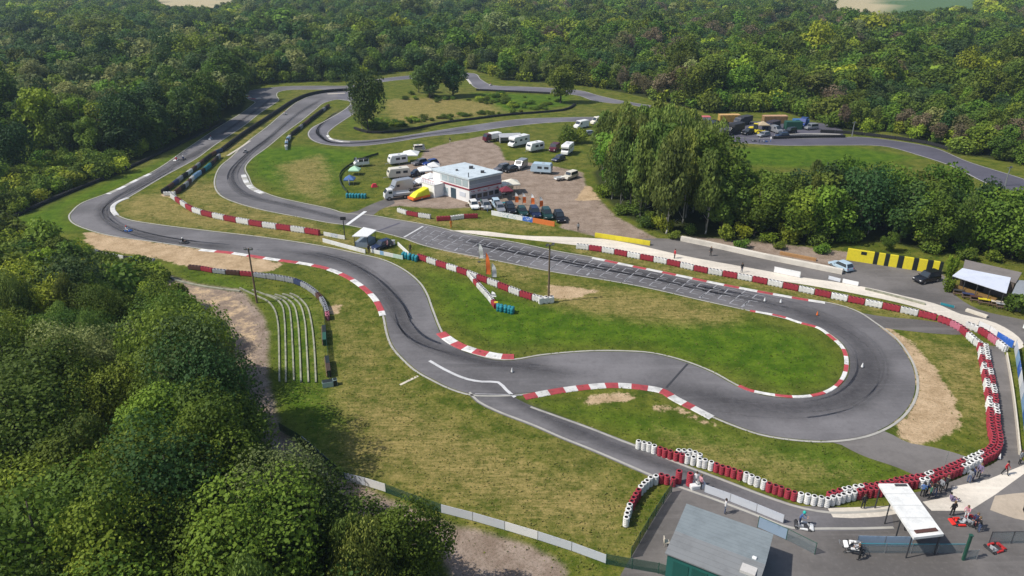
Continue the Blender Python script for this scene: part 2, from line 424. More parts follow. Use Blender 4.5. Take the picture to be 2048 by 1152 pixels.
# --- inner lap
i_a = [(675,183),(704,183),(728,188),(738,198),(728,214),(705,230),(667,256),(657,267),(665,277),(691,281),(725,281),(772,277),(837,267),(940,251),(1042,238),(1120,235),(1172,234),(1300,236),(1400,262),(1453,273),(1556,277),(1676,275),(1720,274),(1793,282),(1866,295),(1939,324),(2048,358),(2200,412)]
i_b = [(675,199),(693,201),(700,206),(691,217),(647,243),(623,256),(615,269),(626,282),(654,290),(706,293),(772,287),(860,273),(925,267),(1016,254),(1094,246),(1172,243),(1290,246),(1390,272),(1453,283),(1556,291),(1665,291),(1767,293),(1840,312),(1903,333),(1957,360),(1987,373),(2048,389),(2200,450)]
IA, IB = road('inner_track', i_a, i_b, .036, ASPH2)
NA, NB = road('upper_track', [(1400,262),(1453,273),(1556,277),(1676,275),(1720,274),(1793,282),(1866,295),(1939,324),(2048,358),(2200,412)], [(1390,272),(1453,283),(1556,291),(1665,291),(1767,293),(1840,312),(1903,333),(1957,360),(1987,373),(2048,389),(2200,450)], .044, ASPHD)
f_a = [(704,171),(745,160),(790,154),(850,149),(920,145.6),(948,147),(964,160),(990,171),(1042,173),(1094,175.5),(1160,181),(1198,191),(1245,201.6),(1330,215)]
f_b = [(704,178),(745,168),(790,161),(850,156),(922,151),(938,165),(959,178),(1016,182),(1100,186),(1154,191),(1185,201),(1225,207),(1250,208),(1320,224)]
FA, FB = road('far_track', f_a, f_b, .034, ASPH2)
# --- pit entry lane
p_a = [(935,776),(1000,776),(1029,795),(1056,809),(1108,828),(1183,855),(1244,879),(1290,896),(1360,925),(1440,955),(1540,993),(1600,1012),(1660,1022),(1780,1016)]
p_b = [(935,786),(950,803),(992,825),(1062,852),(1123,879),(1183,903),(1289,949),(1342,972),(1420,1000),(1500,1030),(1580,1060),(1660,1062),(1720,1062),(1790,1060)]
PA, PB = road('pit_lane', p_a, p_b, .024, ASPH)
sheet('paddock', smooth_path(W([(1345,972),(1420,985),(1520,1010),(1600,1012),(1700,1015),(1880,1015),(1960,985),(2048,940),(2200,900),(2200,1300),(1000,1500),(1150,1300),(1263,1112)]), 2.0), .016, ASPHG)
sheet('runoff_road', smooth_path(W([(1700,622),(1766,633),(1850,641),(1907,652),(1925,668),(1880,668),(1800,660),(1765,655),(1730,640)]), 1.0), .014, ASPHG)
sheet('runoff_road', smooth_path(W([(1640,878),(1700,870),(1767,862),(1817,886),(1855,892),(1944,919),(1940,935),(1855,958),(1792,934),(1724,911),(1683,890)]), 1.0), .012, ASPHG)
sheet('paddock_apron', smooth_path(W([(1800,1020),(1800,994),(1855,980),(1913,959),(1950,943),(1985,928),(2010,915),(2048,920),(2048,1000),(1900,1030)]), 1.0), .019, ASPHG)
sheet('machine_yard', smooth_path(W([(1385,248),(1500,243),(1640,246),(1690,266),(1640,276),(1450,276),(1385,264)]), 2.0), .020, ASPHD)
sheet('service_road', smooth_path(W([(1968,690),(2000,694),(2012,720),(2024,780),(2034,850),(2040,930),(2000,945),(1994,900),(1992,850),(1988,800),(1978,740)]), 1.5), .020, ASPHG)
sheet('paddock_road', smooth_path(W([(1180,470),(1250,478),(1345,478),(1500,508),(1683,543),(1690,520),(1880,548),(1910,590),(1960,620),(2048,640),(2200,680),(2200,740),(2048,690),(1984,650),(1916,627),(1803,593),(1713,573),(1600,556),(1500,540),(1380,520),(1220,486)]), 1.5), .018, ASPHG)
sheet('concrete_path', smooth_path(W([(895,461),(960,462),(1040,471),(1130,474),(1220,480),(1380,514),(1500,536),(1600,554),(1713,571),(1803,591),(1882,611),(1916,627),(1984,643),(2030,668),(2048,690),(2040,700),(2010,692),(1960,668),(1900,640),(1826,613),(1713,588),(1600,568),(1480,550),(1380,534),(1220,500),(1120,487),(1030,477),(975,472)]), 1.5), .026, CONC)
sheet('concrete_pad', W([(1655,1017),(1782,1012),(1800,1027),(1760,1034),(1703,1037),(1666,1035)]), .034, CONC)
sheet('concrete_pad', W([(1845,1004),(1898,994),(1905,974),(1977,959),(2048,930),(2150,905),(2150,925),(2048,948),(1990,990),(1939,1022),(1863,1022)]), .034, CONC)
sheet('paddock_patch', smooth_path(W([(1990,992),(2060,985),(2150,990),(2150,1040),(2040,1040),(1980,1020)]), 1), .022, TANRD)
sheet('lot_entry', smooth_path(W([(680,430),(735,435),(760,420),(790,405),(775,398),(745,408),(715,422)]), 1), .022, ASPHG)
# painted lines
def line(pts, w, z=.056, mat=LINEW, off=0, name='road_marking', step=1.0):
    return strip(name, smooth_path(W(pts), step), w, z, mat, off)
INSET = .28
def edge_line(path, side, a=0, b=None, z=.052, w=.3): return strip('edge_line', path[a:b], w, z, EDGE, side * INSET)
edge_line(OUT, -1); edge_line(INN, 1)
edge_line(IA, -1); edge_line(IB, 1); edge_line(FA, -1, w=.3); edge_line(FB, 1, w=.3)
edge_line(PB, 1); edge_line(PA[8:], -1)
line([(859,722),(896,743),(935,759),(965,764),(996,765),(1014,782),(1030,795)], .42)
line([(950,788),(1000,789.5),(1044,791)], .22, mat=FAINT)
line([(694,450),(731,423)], .75, .060, WHITE)
line([(690,450),(727,423)], .25, .058, DARK)
line([(808,475),(846,453)], .40, mat=LINEW)
line([(757,462),(800,446)], .5, .057, mat=ASPHD)
line([(1332,776),(1375,728)], .25, .057, mat=DARK)
line([(800,770),(836,752)], .35, .02, CREAM)
# dirt tracks scraped into the grass
# start grid: two boxes per row, open brackets
def lerp_edge(E1, E2, t):
    return E1[int(t * (len(E1) - 1))]
top = smooth_path(W([(850,450),(907,463),(946,472),(1024,485),(1120,505),(1185,516),(1266,533),(1341,548),(1432,567),(1510,582),(1600,598)]), .5)
bot = smooth_path(W([(812,476),(842,488),(894,501),(972,516),(1077,537),(1120,545),(1211,559),(1302,576),(1406,600),(1484,617),(1563,634)]), .5)
gm = MB()
def quadline(a, b, w):
    d = (b - a); d.normalize(); n = Vector((-d.y, d.x, 0)) * w / 2
    gm.poly([tuple(p) for p in (a - n, b - n, b + n, a + n)][::1])
ng = 30
for i in range(ng):
    t = .02 + .93 * i / ng
    a = top[int(t * (len(top) - 1))]; b = bot[int(t * (len(bot) - 1))]
    a = Vector((a.x, a.y, .056)); b = Vector((b.x, b.y, .056)); across = b - a
    a2 = top[min(int((t + .012) * (len(top) - 1)) + 1, len(top) - 1)]; along = Vector((a2.x - a.x, a2.y - a.y, 0)).normalized()
    for lo, hi in ((.08, .30), (.38, .60), (.68, .90)) if i % 2 == 0 else ((.18, .42), (.55, .80)):
        s = a + across * lo; e = a + across * hi
        quadline(s, e, .16); quadline(s, s + along * 1.3, .13); quadline(e, e + along * 1.3, .13)
    if i % 3 == 2:
        quadline(a + across * .62, a + across * .95, .34)
for k in range(len(gm.f)):                       # face up
    q = gm.f[k]; p0, p1, p2 = (Vector(gm.v[q[j]]) for j in (0, 1, 2))
    if (p1 - p0).cross(p2 - p0).z < 0: gm.f[k] = q[::-1]
o = gm.obj('grid_marking', paint('grid_line', (.42, .42, .44), .8, .3, .7)); o['kind'] = 'structure'
# tyre rubber on the racing line
gr = random.Random(5)
def rubber(pts, w, z, fade=12, lines=9):
    path = smooth_path(W(pts), 1.0); n = normals(path); m = len(path)
    strip('rubber_marks', path, w, z, RUBS, soft=True, endfade=fade)
    for k in range(lines):
        a = int(gr.uniform(0, .45) * m); b = int(gr.uniform(.55, 1.0) * m); o0 = gr.uniform(-.5, .5) * w; o1 = gr.uniform(-.5, .5) * w; ph = gr.uniform(0, 6)
        sub = [path[i] + n[i] * (o0 + (o1 - o0) * (i - a) / max(b - a, 1) + .3 * math.sin(ph + i * .06)) for i in range(a, b)]
        if len(sub) > 14: strip('rubber_marks', sub, gr.uniform(.25, .55), z + .001 * (k + 1), RUB, soft=True, endfade=10)
rubber([(440,280),(360,325),(280,370),(226,400),(206,420),(212,437),(245,458),(330,480),(420,492),(520,500)], 3.6, .040, 10)
rubber([(520,496),(640,512),(700,530),(750,562),(790,610),(808,650),(840,682),(900,705),(970,725),(1040,733),(1130,745),(1230,752)], 3.8, .040, lines=6)
rubber([(1230,755),(1330,775),(1420,795),(1520,812),(1600,815),(1680,800),(1728,765),(1738,725),(1720,690),(1680,660),(1600,625),(1500,600),(1400,580)], 6.6, .040, lines=5)
rubber([(1580,615),(1500,595),(1400,575),(1300,552),(1180,530),(1050,505),(930,480),(850,465)], 4.2, .040, lines=10)
rubber([(760,455),(680,437),(580,412),(500,393),(470,372),(466,345),(490,315),(540,275),(600,225),(650,195)], 2.6, .040)
rubber([(690,215),(660,235),(636,258),(640,272),(670,286),(740,284),(860,268),(960,255)], 2.2, .040)
rubber([(500,205),(540,196),(520,215),(440,270)], 2.0, .040, 3, 3)
rubber([(930,740),(1010,790),(1130,850),(1300,920),(1480,985),(1600,1035)], 3.0, .032, lines=3)
# kerbs (x of the kerb runs along the track edge)
def pk(pts, w, seg, cols, off=0.0): return kerb(smooth_path(W(pts), .4), w, seg, cols, off=off)
pk([(400,500),(460,506),(546,519),(616,529),(655,538),(694,554),(722,572),(748,596),(760,616),(766,632)], 1.0, 3.4, [KW, KR])
pk([(882,666),(896,678),(920,692),(955,704),(1000,713),(1028,714)], 1.5, 1.9, [KR, KW])
pk([(1048,795),(1078,789),(1105,784),(1160,776),(1228,771),(1290,776),(1325,783),(1352,799),(1386,816)], 1.25, 1.75, [KR, KW])
pk([(1386,816),(1424,836)], 1.1, 3, [KW, KR])
pk([(1478,772),(1500,781),(1545,790),(1600,794),(1650,785),(1682,762),(1693,727),(1685,696),(1662,674),(1636,656),(1600,646),(1560,633),(1500,622)], .55, 2.2, [KR, KW])
pk([(1185,516),(1266,533),(1341,548),(1432,567),(1510,582),(1600,598),(1650,606)], .75, 2.6, [KW, KR], off=0)
pk([(234,431),(226,421),(228,410),(240,402),(256,396)], 1.0, 4.5, [KW, KW])
pk([(300,348),(270,362),(245,375),(215,389)], 1.1, 2.8, [KW, EDGE])
pk([(487,350),(494,366),(506,378),(528,388)], 1.2, 2.6, [KW, EDGE])
pk([(655,271),(663,279),(680,283),(700,284)], .8, 2.2, [KW, EDGE])
pk([(926,151),(936,160),(942,168)], 1.0, 3, [KW, CREAM])
pk([(492,190),(505,198),(520,196)], 1.8, 3.0, [CREAM, KR])
pk([(655,188),(690,186.5)], 1.6, 4, [CREAM, CREAM])
pk([(455,312),(480,296),(500,282)], .8, 50, [CREAM, CREAM])

# ------------------------------------------------------------------ ground sheet
def sdist(px, py, poly):
    """signed distance to polygon, negative inside; px,py arrays"""
    n = len(poly); d = np.full(px.shape, 1e18); ins = np.zeros(px.shape, bool)
    for i in range(n):
        x0, y0 = poly[i]; x1, y1 = poly[(i + 1) % n]
        ex, ey = x1 - x0, y1 - y0; wx, wy = px - x0, py - y0
        t = np.clip((wx * ex + wy * ey) / (ex * ex + ey * ey + 1e-9), 0, 1)
        d = np.minimum(d, (wx - ex * t) ** 2 + (wy - ey * t) ** 2)
        c = ((y0 > py) != (y1 > py)); 
        with np.errstate(divide='ignore', invalid='ignore'):
            xi = (x1 - x0) * (py - y0) / (y1 - y0 + 1e-12) + x0
        ins ^= (c & (px < xi))
    d = np.sqrt(d); return np.where(ins, -d, d)
xs = np.concatenate([np.array([-4000, -2500, -1500]), np.arange(-1200, -229, 30), np.arange(-180, 200.1, 1.0), np.arange(220, 1200, 30), np.array([1500, 2500, 4000])])
ys = np.concatenate([np.array([-1500, -600, -200, -60, 0, 20]), np.arange(36, 240, 1.0), np.arange(240, 420, 2.5), np.array([430, 450, 480, 520, 560, 600, 650, 700, 750, 800, 850, 900, 950, 1000, 1100, 1200, 1400, 1700, 2200, 3000, 4500, 6500])])
GX, GY = np.meshgrid(xs, ys); nx, ny = len(xs), len(ys)
gx, gy = GX.ravel(), GY.ravel()
def mask(polys, soft=2.0, val=1.0):
    out = np.zeros(gx.shape)
    for pl in polys:
        w = [(q.x, q.y) for q in W(pl)]
        bx = [p[0] for p in w]; by = [p[1] for p in w]
        sel = (gx > min(bx) - 12) & (gx < max(bx) + 12) & (gy > min(by) - 12) & (gy < max(by) + 12)
        d = sdist(gx[sel], gy[sel], w)
        out[sel] = np.maximum(out[sel], val * np.clip(.5 - d / (2 * soft), 0, 1))
    return out
FOREST_BACK = [(-900,520),(-300,500),(20,440),(100,408),(230,352),(325,308),(404,268),(480,228),(492,205),(484,190),(500,170),(570,164),(700,162),(745,150),(800,143),(925,136),(960,143),(1010,161),(1094,166),(1160,170),(1250,186),(1330,204),(1400,222),(1560,222),(1640,245),(1690,262),(1780,264),(1850,284),(1921,306),(1994,320),(2048,330),(2300,400),(3000,600),(3000,-66),(-1400,-66)]
GROVE_BIRCH = [(1186,345),(1205,390),(1245,430),(1325,468),(1440,478),(1440,405),(1360,372),(1300,340),(1230,318)]
GROVE = [(1440,478),(1600,492),(1690,484),(1780,484),(1880,510),(1960,505),(2060,530),(2300,600),(2300,500),(2048,452),(1900,436),(1800,430),(1700,428),(1560,426),(1440,410)]
NEAR_FOREST = [(-700,470),(-20,458),(60,478),(160,506),(300,545),(345,600),(400,640),(440,690),(465,760),(480,830),(545,915),(640,985),(700,1040),(880,1125),(950,1300),(700,2400),(-1500,2400)]
sand = mask([[(165,461),(230,472),(312,485),(406,499),(500,512),(570,527),(545,542),(500,548),(420,541),(365,530),(290,512),(200,500),(172,485)],
   [(1790,690),(1830,700),(1862,725),(1885,755),(1905,790),(1925,850),(1880,880),(1830,888),(1790,872),(1800,840),(1828,800),(1834,757),(1820,715)],
   [(1745,640),(1790,662),(1830,690),(1850,715),(1825,712),(1790,680)],
   [(1155,798),(1200,790),(1250,786),(1292,790),(1240,806),(1175,808)], [(1305,808),(1360,815),(1400,835),(1450,852),(1410,850),(1350,826),(1312,824)],
   [(1095,570),(1150,573),(1200,583),(1150,596),(1100,599)], [(655,611),(684,609),(680,627),(660,628)],
   [(455,318),(500,285),(512,270),(520,272),(500,292),(460,322)], [(484,188),(500,182),(516,186),(505,198)],
   [(1170,372),(1182,372),(1200,400),(1150,402)], [(330,378),(345,384),(340,396),(322,392)],[(900,500),(960,512),(975,520),(940,517)]], 1.3)
sand = np.maximum(sand, mask([[(322,546),(338,552),(390,569),(482,582),(500,606),(525,636),(535,668),(534,700),(530,740),(500,745),(470,700),(450,650),(417,622),(357,600),(330,573)]], 1.5, .50))
sand = np.maximum(sand, mask([[(1108,830),(1160,842),(1220,866),(1262,884),(1240,882),(1180,858)], [(1560,604),(1700,618),(1730,632),(1660,612)]], .7, .8))
dry = mask([[(640,600),(690,600),(745,660),(800,740),(860,790),(950,830),(1080,885),(1180,930),(1290,965),(1240,1060),(1215,1100),(1050,1060),(900,1010),(770,960),(695,930),(690,830),(660,770)]], 8, .62)
dry = np.maximum(dry, mask([[(690,790),(800,800),(900,850),(1040,920),(1200,980),(1260,1010),(1210,1080),(1000,1030),(800,960),(700,920)]], 6, .95))
dry = np.maximum(dry, mask([[(235,400),(330,385),(400,415),(540,445),(660,468),(780,505),(700,500),(520,470),(320,447),(245,432)],[(430,370),(445,400),(560,428),(650,450),(640,462),(500,440),(370,400),(380,360)]], 5, .85))
dry = np.maximum(dry, mask([[(1110,565),(1200,575),(1320,590),(1480,625),(1440,650),(1300,640),(1180,625),(1080,600)],[(560,330),(640,310),(660,350),(650,400),(580,385)],[(850,480),(1000,520),(1100,545),(1050,560),(880,510)],[(770,200),(860,195),(980,205),(1010,225),(880,240),(790,250)],[(430,300),(520,240),(600,195),(640,184),(600,200),(520,255),(450,315)],[(1850,680),(1950,700),(1970,760),(1960,860),(1900,800)],[(1130,495),(1400,540),(1700,600),(1860,640),(1700,612),(1400,555),(1180,512)],[(760,420),(860,438),(1080,445),(1100,462),(900,455),(800,440)],[(1330,870),(1500,900),(1700,950),(1600,960),(1400,910)]], 4, .85))
grav = mask([[(312,537),(338,550),(390,567),(482,579),(502,603),(527,633),(538,667),(537,694),(536,755),(558,850),(610,905),(665,945),(716,968),(800,1010),(906,1050),(997,1071),(1070,1095),(1130,1130),(1150,1300),(1000,1300),(880,1120),(700,1040),(560,920),(496,830),(478,740),(455,655),(417,620),(357,599),(328,573)],
   [(850,300),(900,285),(965,272),(1000,295),(1010,320),(1060,325),(1120,335),(1165,345),(1172,372),(1200,400),(1230,432),(1300,470),(1345,492),(1290,492),(1190,472),(1120,456),(1130,436),(1000,412),(940,415),(880,418),(800,412),(760,415),(770,395),(800,330),(840,320)],
   [(1345,470),(1500,480),(1700,505),(1880,535),(1905,600),(1700,560),(1680,540),(1500,505),(1345,490)]], 1.8)
lush = mask([[(850,545),(900,640),(1000,700),(1180,690),(1300,695),(1450,745),(1560,785),(1660,770),(1680,720),(1620,665),(1500,640),(1300,640),(1100,610),(960,570)],[(20,440),(140,395),(300,330),(400,285),(330,330),(215,385),(150,410),(140,440),(170,460),(60,470)],[(545,600),(620,590),(650,640),(660,770),(700,830),(690,930),(600,880),(545,800)],[(1060,800),(1200,820),(1350,835),(1500,880),(1650,890),(1830,950),(1650,985),(1500,930),(1300,870),(1100,815)],[(500,300),(600,290),(760,305),(690,330),(690,390),(600,400),(500,350)],[(940,185),(1140,190),(1140,212),(1000,225)],[(340,530),(480,560),(520,590),(400,565)],[(1460,295),(1700,292),(1840,315),(1700,340),(1480,330)],[(700,238),(770,200),(740,185),(700,260)]], 5, .9)
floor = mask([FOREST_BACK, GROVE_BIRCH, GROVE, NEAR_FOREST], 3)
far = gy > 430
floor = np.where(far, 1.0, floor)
FIELD_R = [(330, 640), (330, 1500), (760, 1500), (520, 640)]
FIELD_L = [(-520, 830), (-900, 1600), (-700, 1600), (-330, 830)]
fr = sdist(gx, gy, [(300, 700), (560, 700), (1500, 2600), (700, 2600)]) < 0
fl = sdist(gx, gy, [(-430, 850), (-1500, 3000), (-1000, 3000), (-300, 850)]) < 0
tanm = np.where(fr | fl, 1.0, 0.0)
sand = np.where(fl | (fr & (gx < .48 * gy)), 1.0, sand)
floor = np.where(fr | fl, 0, floor)
me = bpy.data.meshes.new('ground')
z = np.zeros_like(gx)
me.vertices.add(nx * ny); me.vertices.foreach_set('co', np.stack([gx, gy, z], 1).ravel().astype(np.float32))
ii = np.arange(ny - 1)[:, None] * nx + np.arange(nx - 1)[None, :]
quads = np.stack([ii, ii + 1, ii + nx + 1, ii + nx], -1).reshape(-1, 4)
me.loops.add(quads.size); me.loops.foreach_set('vertex_index', quads.ravel().astype(np.int32))
me.polygons.add(len(quads)); me.polygons.foreach_set('loop_start', (np.arange(len(quads)) * 4).astype(np.int32))
me.update(calc_edges=True)
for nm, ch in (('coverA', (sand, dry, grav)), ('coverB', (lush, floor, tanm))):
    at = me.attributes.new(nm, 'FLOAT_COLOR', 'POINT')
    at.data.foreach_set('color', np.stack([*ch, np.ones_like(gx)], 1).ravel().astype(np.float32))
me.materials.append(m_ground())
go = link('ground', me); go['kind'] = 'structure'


# ------------------------------------------------------------------ trees
def quads_mesh(name, cen, nrm, size, tint, mat, stretch=1.0, up=None):
    """many small leaf-clump faces"""
    n = len(cen)
    r = rng.normal(size=(n, 3)); t = np.cross(nrm, r); t /= np.linalg.norm(t, axis=1)[:, None] + 1e-9
    if up is not None: t = np.cross(nrm, np.array([[0, 0, 1.0]])) ; t /= np.linalg.norm(t, axis=1)[:, None] + 1e-9
    b = np.cross(nrm, t)
    s = size[:, None] * .5
    # kite-like leaf clump: four corners, slightly irregular
    j = rng.uniform(.6, 1.25, (n, 4, 1))
    v = np.stack([cen - t * s * j[:, 0], cen - b * s * stretch * j[:, 1], cen + t * s * j[:, 2], cen + b * s * stretch * j[:, 3]], 1).reshape(-1, 3)
    me = bpy.data.meshes.new(name)
    me.vertices.add(4 * n); me.vertices.foreach_set('co', v.ravel().astype(np.float32))
    me.loops.add(4 * n); me.loops.foreach_set('vertex_index', np.arange(4 * n, dtype=np.int32))
    me.polygons.add(n); me.polygons.foreach_set('loop_start', (np.arange(n) * 4).astype(np.int32))
    me.update(calc_edges=True)
    at = me.attributes.new('tint', 'FLOAT', 'FACE'); at.data.foreach_set('value', np.clip(tint, 0, 1).astype(np.float32))
    me.materials.append(mat); return me
def crown(name, kind, H, Wd, zlow, n, leaf, lobes=34, mat=None, seed=0):
    g = np.random.default_rng(seed)
    # lobe centres in the crown envelope
    cz = (H + zlow) / 2; hz = (H - zlow) / 2
    c = []
    while len(c) < lobes:
        p = g.uniform(-1, 1, 3); r = np.linalg.norm(p)
        if r > 1 or (r < .35 and g.random() < .7): continue
        if kind == 'birch': p[:2] *= (1 - .45 * max(p[2], 0))
        elif p[2] < -.3: p[:2] *= .8
        c.append(p * .80)
    c = np.array(c)
    C = np.stack([c[:, 0] * Wd / 2, c[:, 1] * Wd / 2, cz + c[:, 2] * hz], 1)
    C[:, :2] += g.normal(0, Wd * .03, (lobes, 2))
    rad = g.uniform(.13, .24, lobes) * Wd * (1.2 if lobes < 29 else 1)
    if kind == 'birch': rad *= .85
    lt = g.uniform(.05, .95, lobes)
    w = rad ** 2; idx = g.choice(lobes, n, p=w / w.sum())
    d = g.normal(size=(n, 3)); d[:, 2] += .25; d /= np.linalg.norm(d, axis=1)[:, None]
    rr = rad[idx] * g.uniform(.5, 1.12, n) ** .6
    q = C[idx] + d * rr[:, None] * np.array([1, 1, 1.0 if kind != 'birch' else 1.5])
    nr = d * 1.0 + g.normal(0, .55, (n, 3)); nr[:, 2] += .25; nr /= np.linalg.norm(nr, axis=1)[:, None]
    tint = lt[idx] * .7 + g.uniform(0, .45, n) - .05
    size = leaf * g.uniform(.6, 1.35, n)
    if kind == 'birch':
        # hanging sprays
        nr[:, 2] *= .3; nr /= np.linalg.norm(nr, axis=1)[:, None]
        return quads_mesh(name, q, nr, size * .75, tint, mat, 2.3, up=True)
    if kind == 'bare':
        return quads_mesh(name, q, nr, size * .7, tint, mat, 1.8)
    return quads_mesh(name, q, nr, size, tint, mat)
def trunk(name, H, r, zlow, Wd, mat, seed=0, limbs=6):
    g = random.Random(seed); mb = MB()
    pts = [Vector((0, 0, -.2)), Vector((g.uniform(-.15, .15), g.uniform(-.15, .15), zlow * .6)), Vector((g.uniform(-.4, .4), g.uniform(-.4, .4), H * .55)), Vector((g.uniform(-.4, .4), g.uniform(-.4, .4), H * .85))]
    rs = [r * 1.25, r, r * .6, r * .15]
    for a, b, ra, rb in zip(pts, pts[1:], rs, rs[1:]): mb.tube(a, b, ra, rb, 7)
    for k in range(limbs):
        z = zlow * .7 + (H * .7 - zlow * .7) * k / limbs; a = g.uniform(0, 6.28)
        L = Wd * g.uniform(.25, .42)
        mb.tube((0, 0, z), (math.cos(a) * L, math.sin(a) * L, z + L * g.uniform(.5, 1.1)), r * .45, r * .1, 5)
    return mb.mesh(name, mat, True)

PROTO = {}    # species -> list of (crown mesh, trunk mesh, unit height)
def protos(sp, count, H, Wd, zl, n, leaf, mk, kind='round', tr=.22, bark=BARK, lobes=34):
    L = []
    for i in range(count):
        Hh = H * (1 + .1 * (i - count / 2) / max(count, 1)); Ww = Wd * (1 + .18 * ((i * 7) % 3 - 1))
        L.append((crown('crown', kind, Hh, Ww, zl, n, leaf, lobes, LEAF[mk], 100 * len(PROTO) + i), trunk('trunk', Hh, tr, zl, Ww, bark, 31 * i + len(PROTO))))
    PROTO[sp] = L
protos('broad', 5, 13, 9.0, 1.0, 17000, .24, 'broadleaf', lobes=27)
protos('dark', 3, 13, 8.4, .8, 16000, .235, 'dark', lobes=26)
protos('bright', 2, 11, 7.8, .9, 14000, .225, 'bright', lobes=25)
protos('willow', 2, 13, 9.5, .9, 19000, .21, 'willow', lobes=48)
protos('birch', 4, 19, 7.8, 1.6, 17000, .26, 'birch', 'birch', .17, BIRCHBARK, 60)
protos('bare', 3, 13, 8.4, 1.8, 10000, .23, 'bare', 'bare')
protos('shrub', 3, 4.0, 5.6, .0, 3400, .27, 'broadleaf', tr=.07, lobes=22)
protos('brightshrub', 2, 4.0, 5.4, .0, 3400, .27, 'bright', tr=.07, lobes=22)

# the same kinds with broader leaf clumps, for trees that stand farther off
protos('broad_far', 5, 13, 9.0, .8, 4600, .50, 'broadleaf', lobes=30)
protos('dark_far', 3, 13, 8.4, .6, 4200, .50, 'dark', lobes=28)
protos('bright_far', 2, 11, 7.8, .7, 3600, .48, 'bright', lobes=26)
protos('willow_far', 2, 13, 9.5, .7, 6000, .42, 'willow', lobes=34)
protos('birch_far', 4, 19, 7.6, 1.4, 5200, .44, 'birch', 'birch', .15, BIRCHBARK, 46)
protos('bare_far', 3, 13, 8.4, 1.5, 3400, .42, 'bare', 'bare')
protos('shrub_far', 3, 4.0, 5.6, .0, 1100, .50, 'broadleaf', tr=.07, lobes=16)
protos('brightshrub_far', 2, 4.0, 5.4, .0, 1100, .50, 'bright', tr=.07, lobes=16)

SPEC = {
 'broad': ('broadleaf_tree', 'tree', 'mid green rounded broadleaf tree'),
 'dark': ('dark_tree', 'tree', 'dense dark green broadleaf tree'),
 'bright': ('fresh_green_tree', 'tree', 'fresh yellow-green leafy tree'),
 'willow': ('willow_tree', 'tree', 'pale grey-green willow'),
 'birch': ('birch_tree', 'tree', 'tall light green birch'),
 'bare': ('budding_tree', 'tree', 'brownish thin-leaved tree'),
 'shrub': ('leafy_shrub', 'shrub', 'low green leafy shrub'),
 'brightshrub': ('fresh_green_shrub', 'shrub', 'low bright green leafy shrub'),
}
def plant(sp, x, y, H, where, group, rz=None, widen=1.0, label=None, var=None):
    lod = sp + '_far' if math.hypot(x, y, CH) > 118 else sp
    cr, tk = PROTO[lod][random.randrange(len(PROTO[lod])) if var is None else var]
    base = {'broad': 13, 'dark': 13, 'bright': 11, 'willow': 13, 'birch': 19, 'bare': 13, 'shrub': 4, 'brightshrub': 4}[sp]
    nm, cat, desc = SPEC[sp]
    s = H / base; w = s * widen
    r = thing(nm, label or f'{desc} {where}', cat, (x, y, 0), random.uniform(0, 6.28) if rz is None else rz, group)
    r.scale = (w, w, s)
    link('trunk', tk, r); link('crown', cr, r)
    return r

def inside(pl, x, y):
    c = False; n = len(pl)
    for i in range(n):
        x0, y0 = pl[i]; x1, y1 = pl[(i + 1) % n]
        if (y0 > y) != (y1 > y) and x < (x1 - x0) * (y - y0) / (y1 - y0) + x0: c = not c
    return c
def wpoly(pl, z=0): return [(q.x, q.y) for q in W(pl, z)]
# pixels the photograph shows as open ground, as seen over the crowns (no crown may stand in front)
OPEN = [[(345,553),(400,570),(480,580),(640,590),(700,700),(690,960),(620,900),(560,850),(545,760),(540,690),(520,640),(480,605),(430,590),(360,575)]]
def fits(x, y, H):
    return True
cands = []   # (score, species, x, y, H, where, group)
def scatter(poly_px, zc, spacing, pick, where, group, keep=None, seed=1, jitter=.42):
    g = random.Random(seed); wp = wpoly(poly_px, zc)
    x0, x1 = min(p[0] for p in wp), max(p[0] for p in wp); y0, y1 = min(p[1] for p in wp), min(max(p[1] for p in wp), 1250)
    i = 0; yy = y0
    while yy <= y1:
        sp_ = spacing(yy) if callable(spacing) else spacing
        lim = (yy + 60) * .86 + 20; xx = max(x0, -lim) + (sp_ * .5 if i % 2 else 0)
        while xx <= min(x1, lim):
            x = xx + g.uniform(-1, 1) * sp_ * jitter; y = yy + g.uniform(-1, 1) * sp_ * jitter; xx += sp_
            if not inside(wp, x, y): continue
            u, v, d = proj(x, y, 0)
            s, H = pick(g, x, y, u, v)
            if s is None: continue
            ut, vt, dt = proj(x, y, H)
            if d < 20 or ut < -170 or ut > 2220 or vt > 1260: continue
            if keep and not keep(x, y, H, u, v, ut, vt): continue
            cands.append((H / dt, s, x, y, H, where, group))
        yy += sp_ * .9; i += 1
def choice(g, tab):
    r = g.random() * sum(w for _, w in tab); 
    for s, w in tab:
        r -= w
        if r <= 0: return s
    return tab[-1][0]
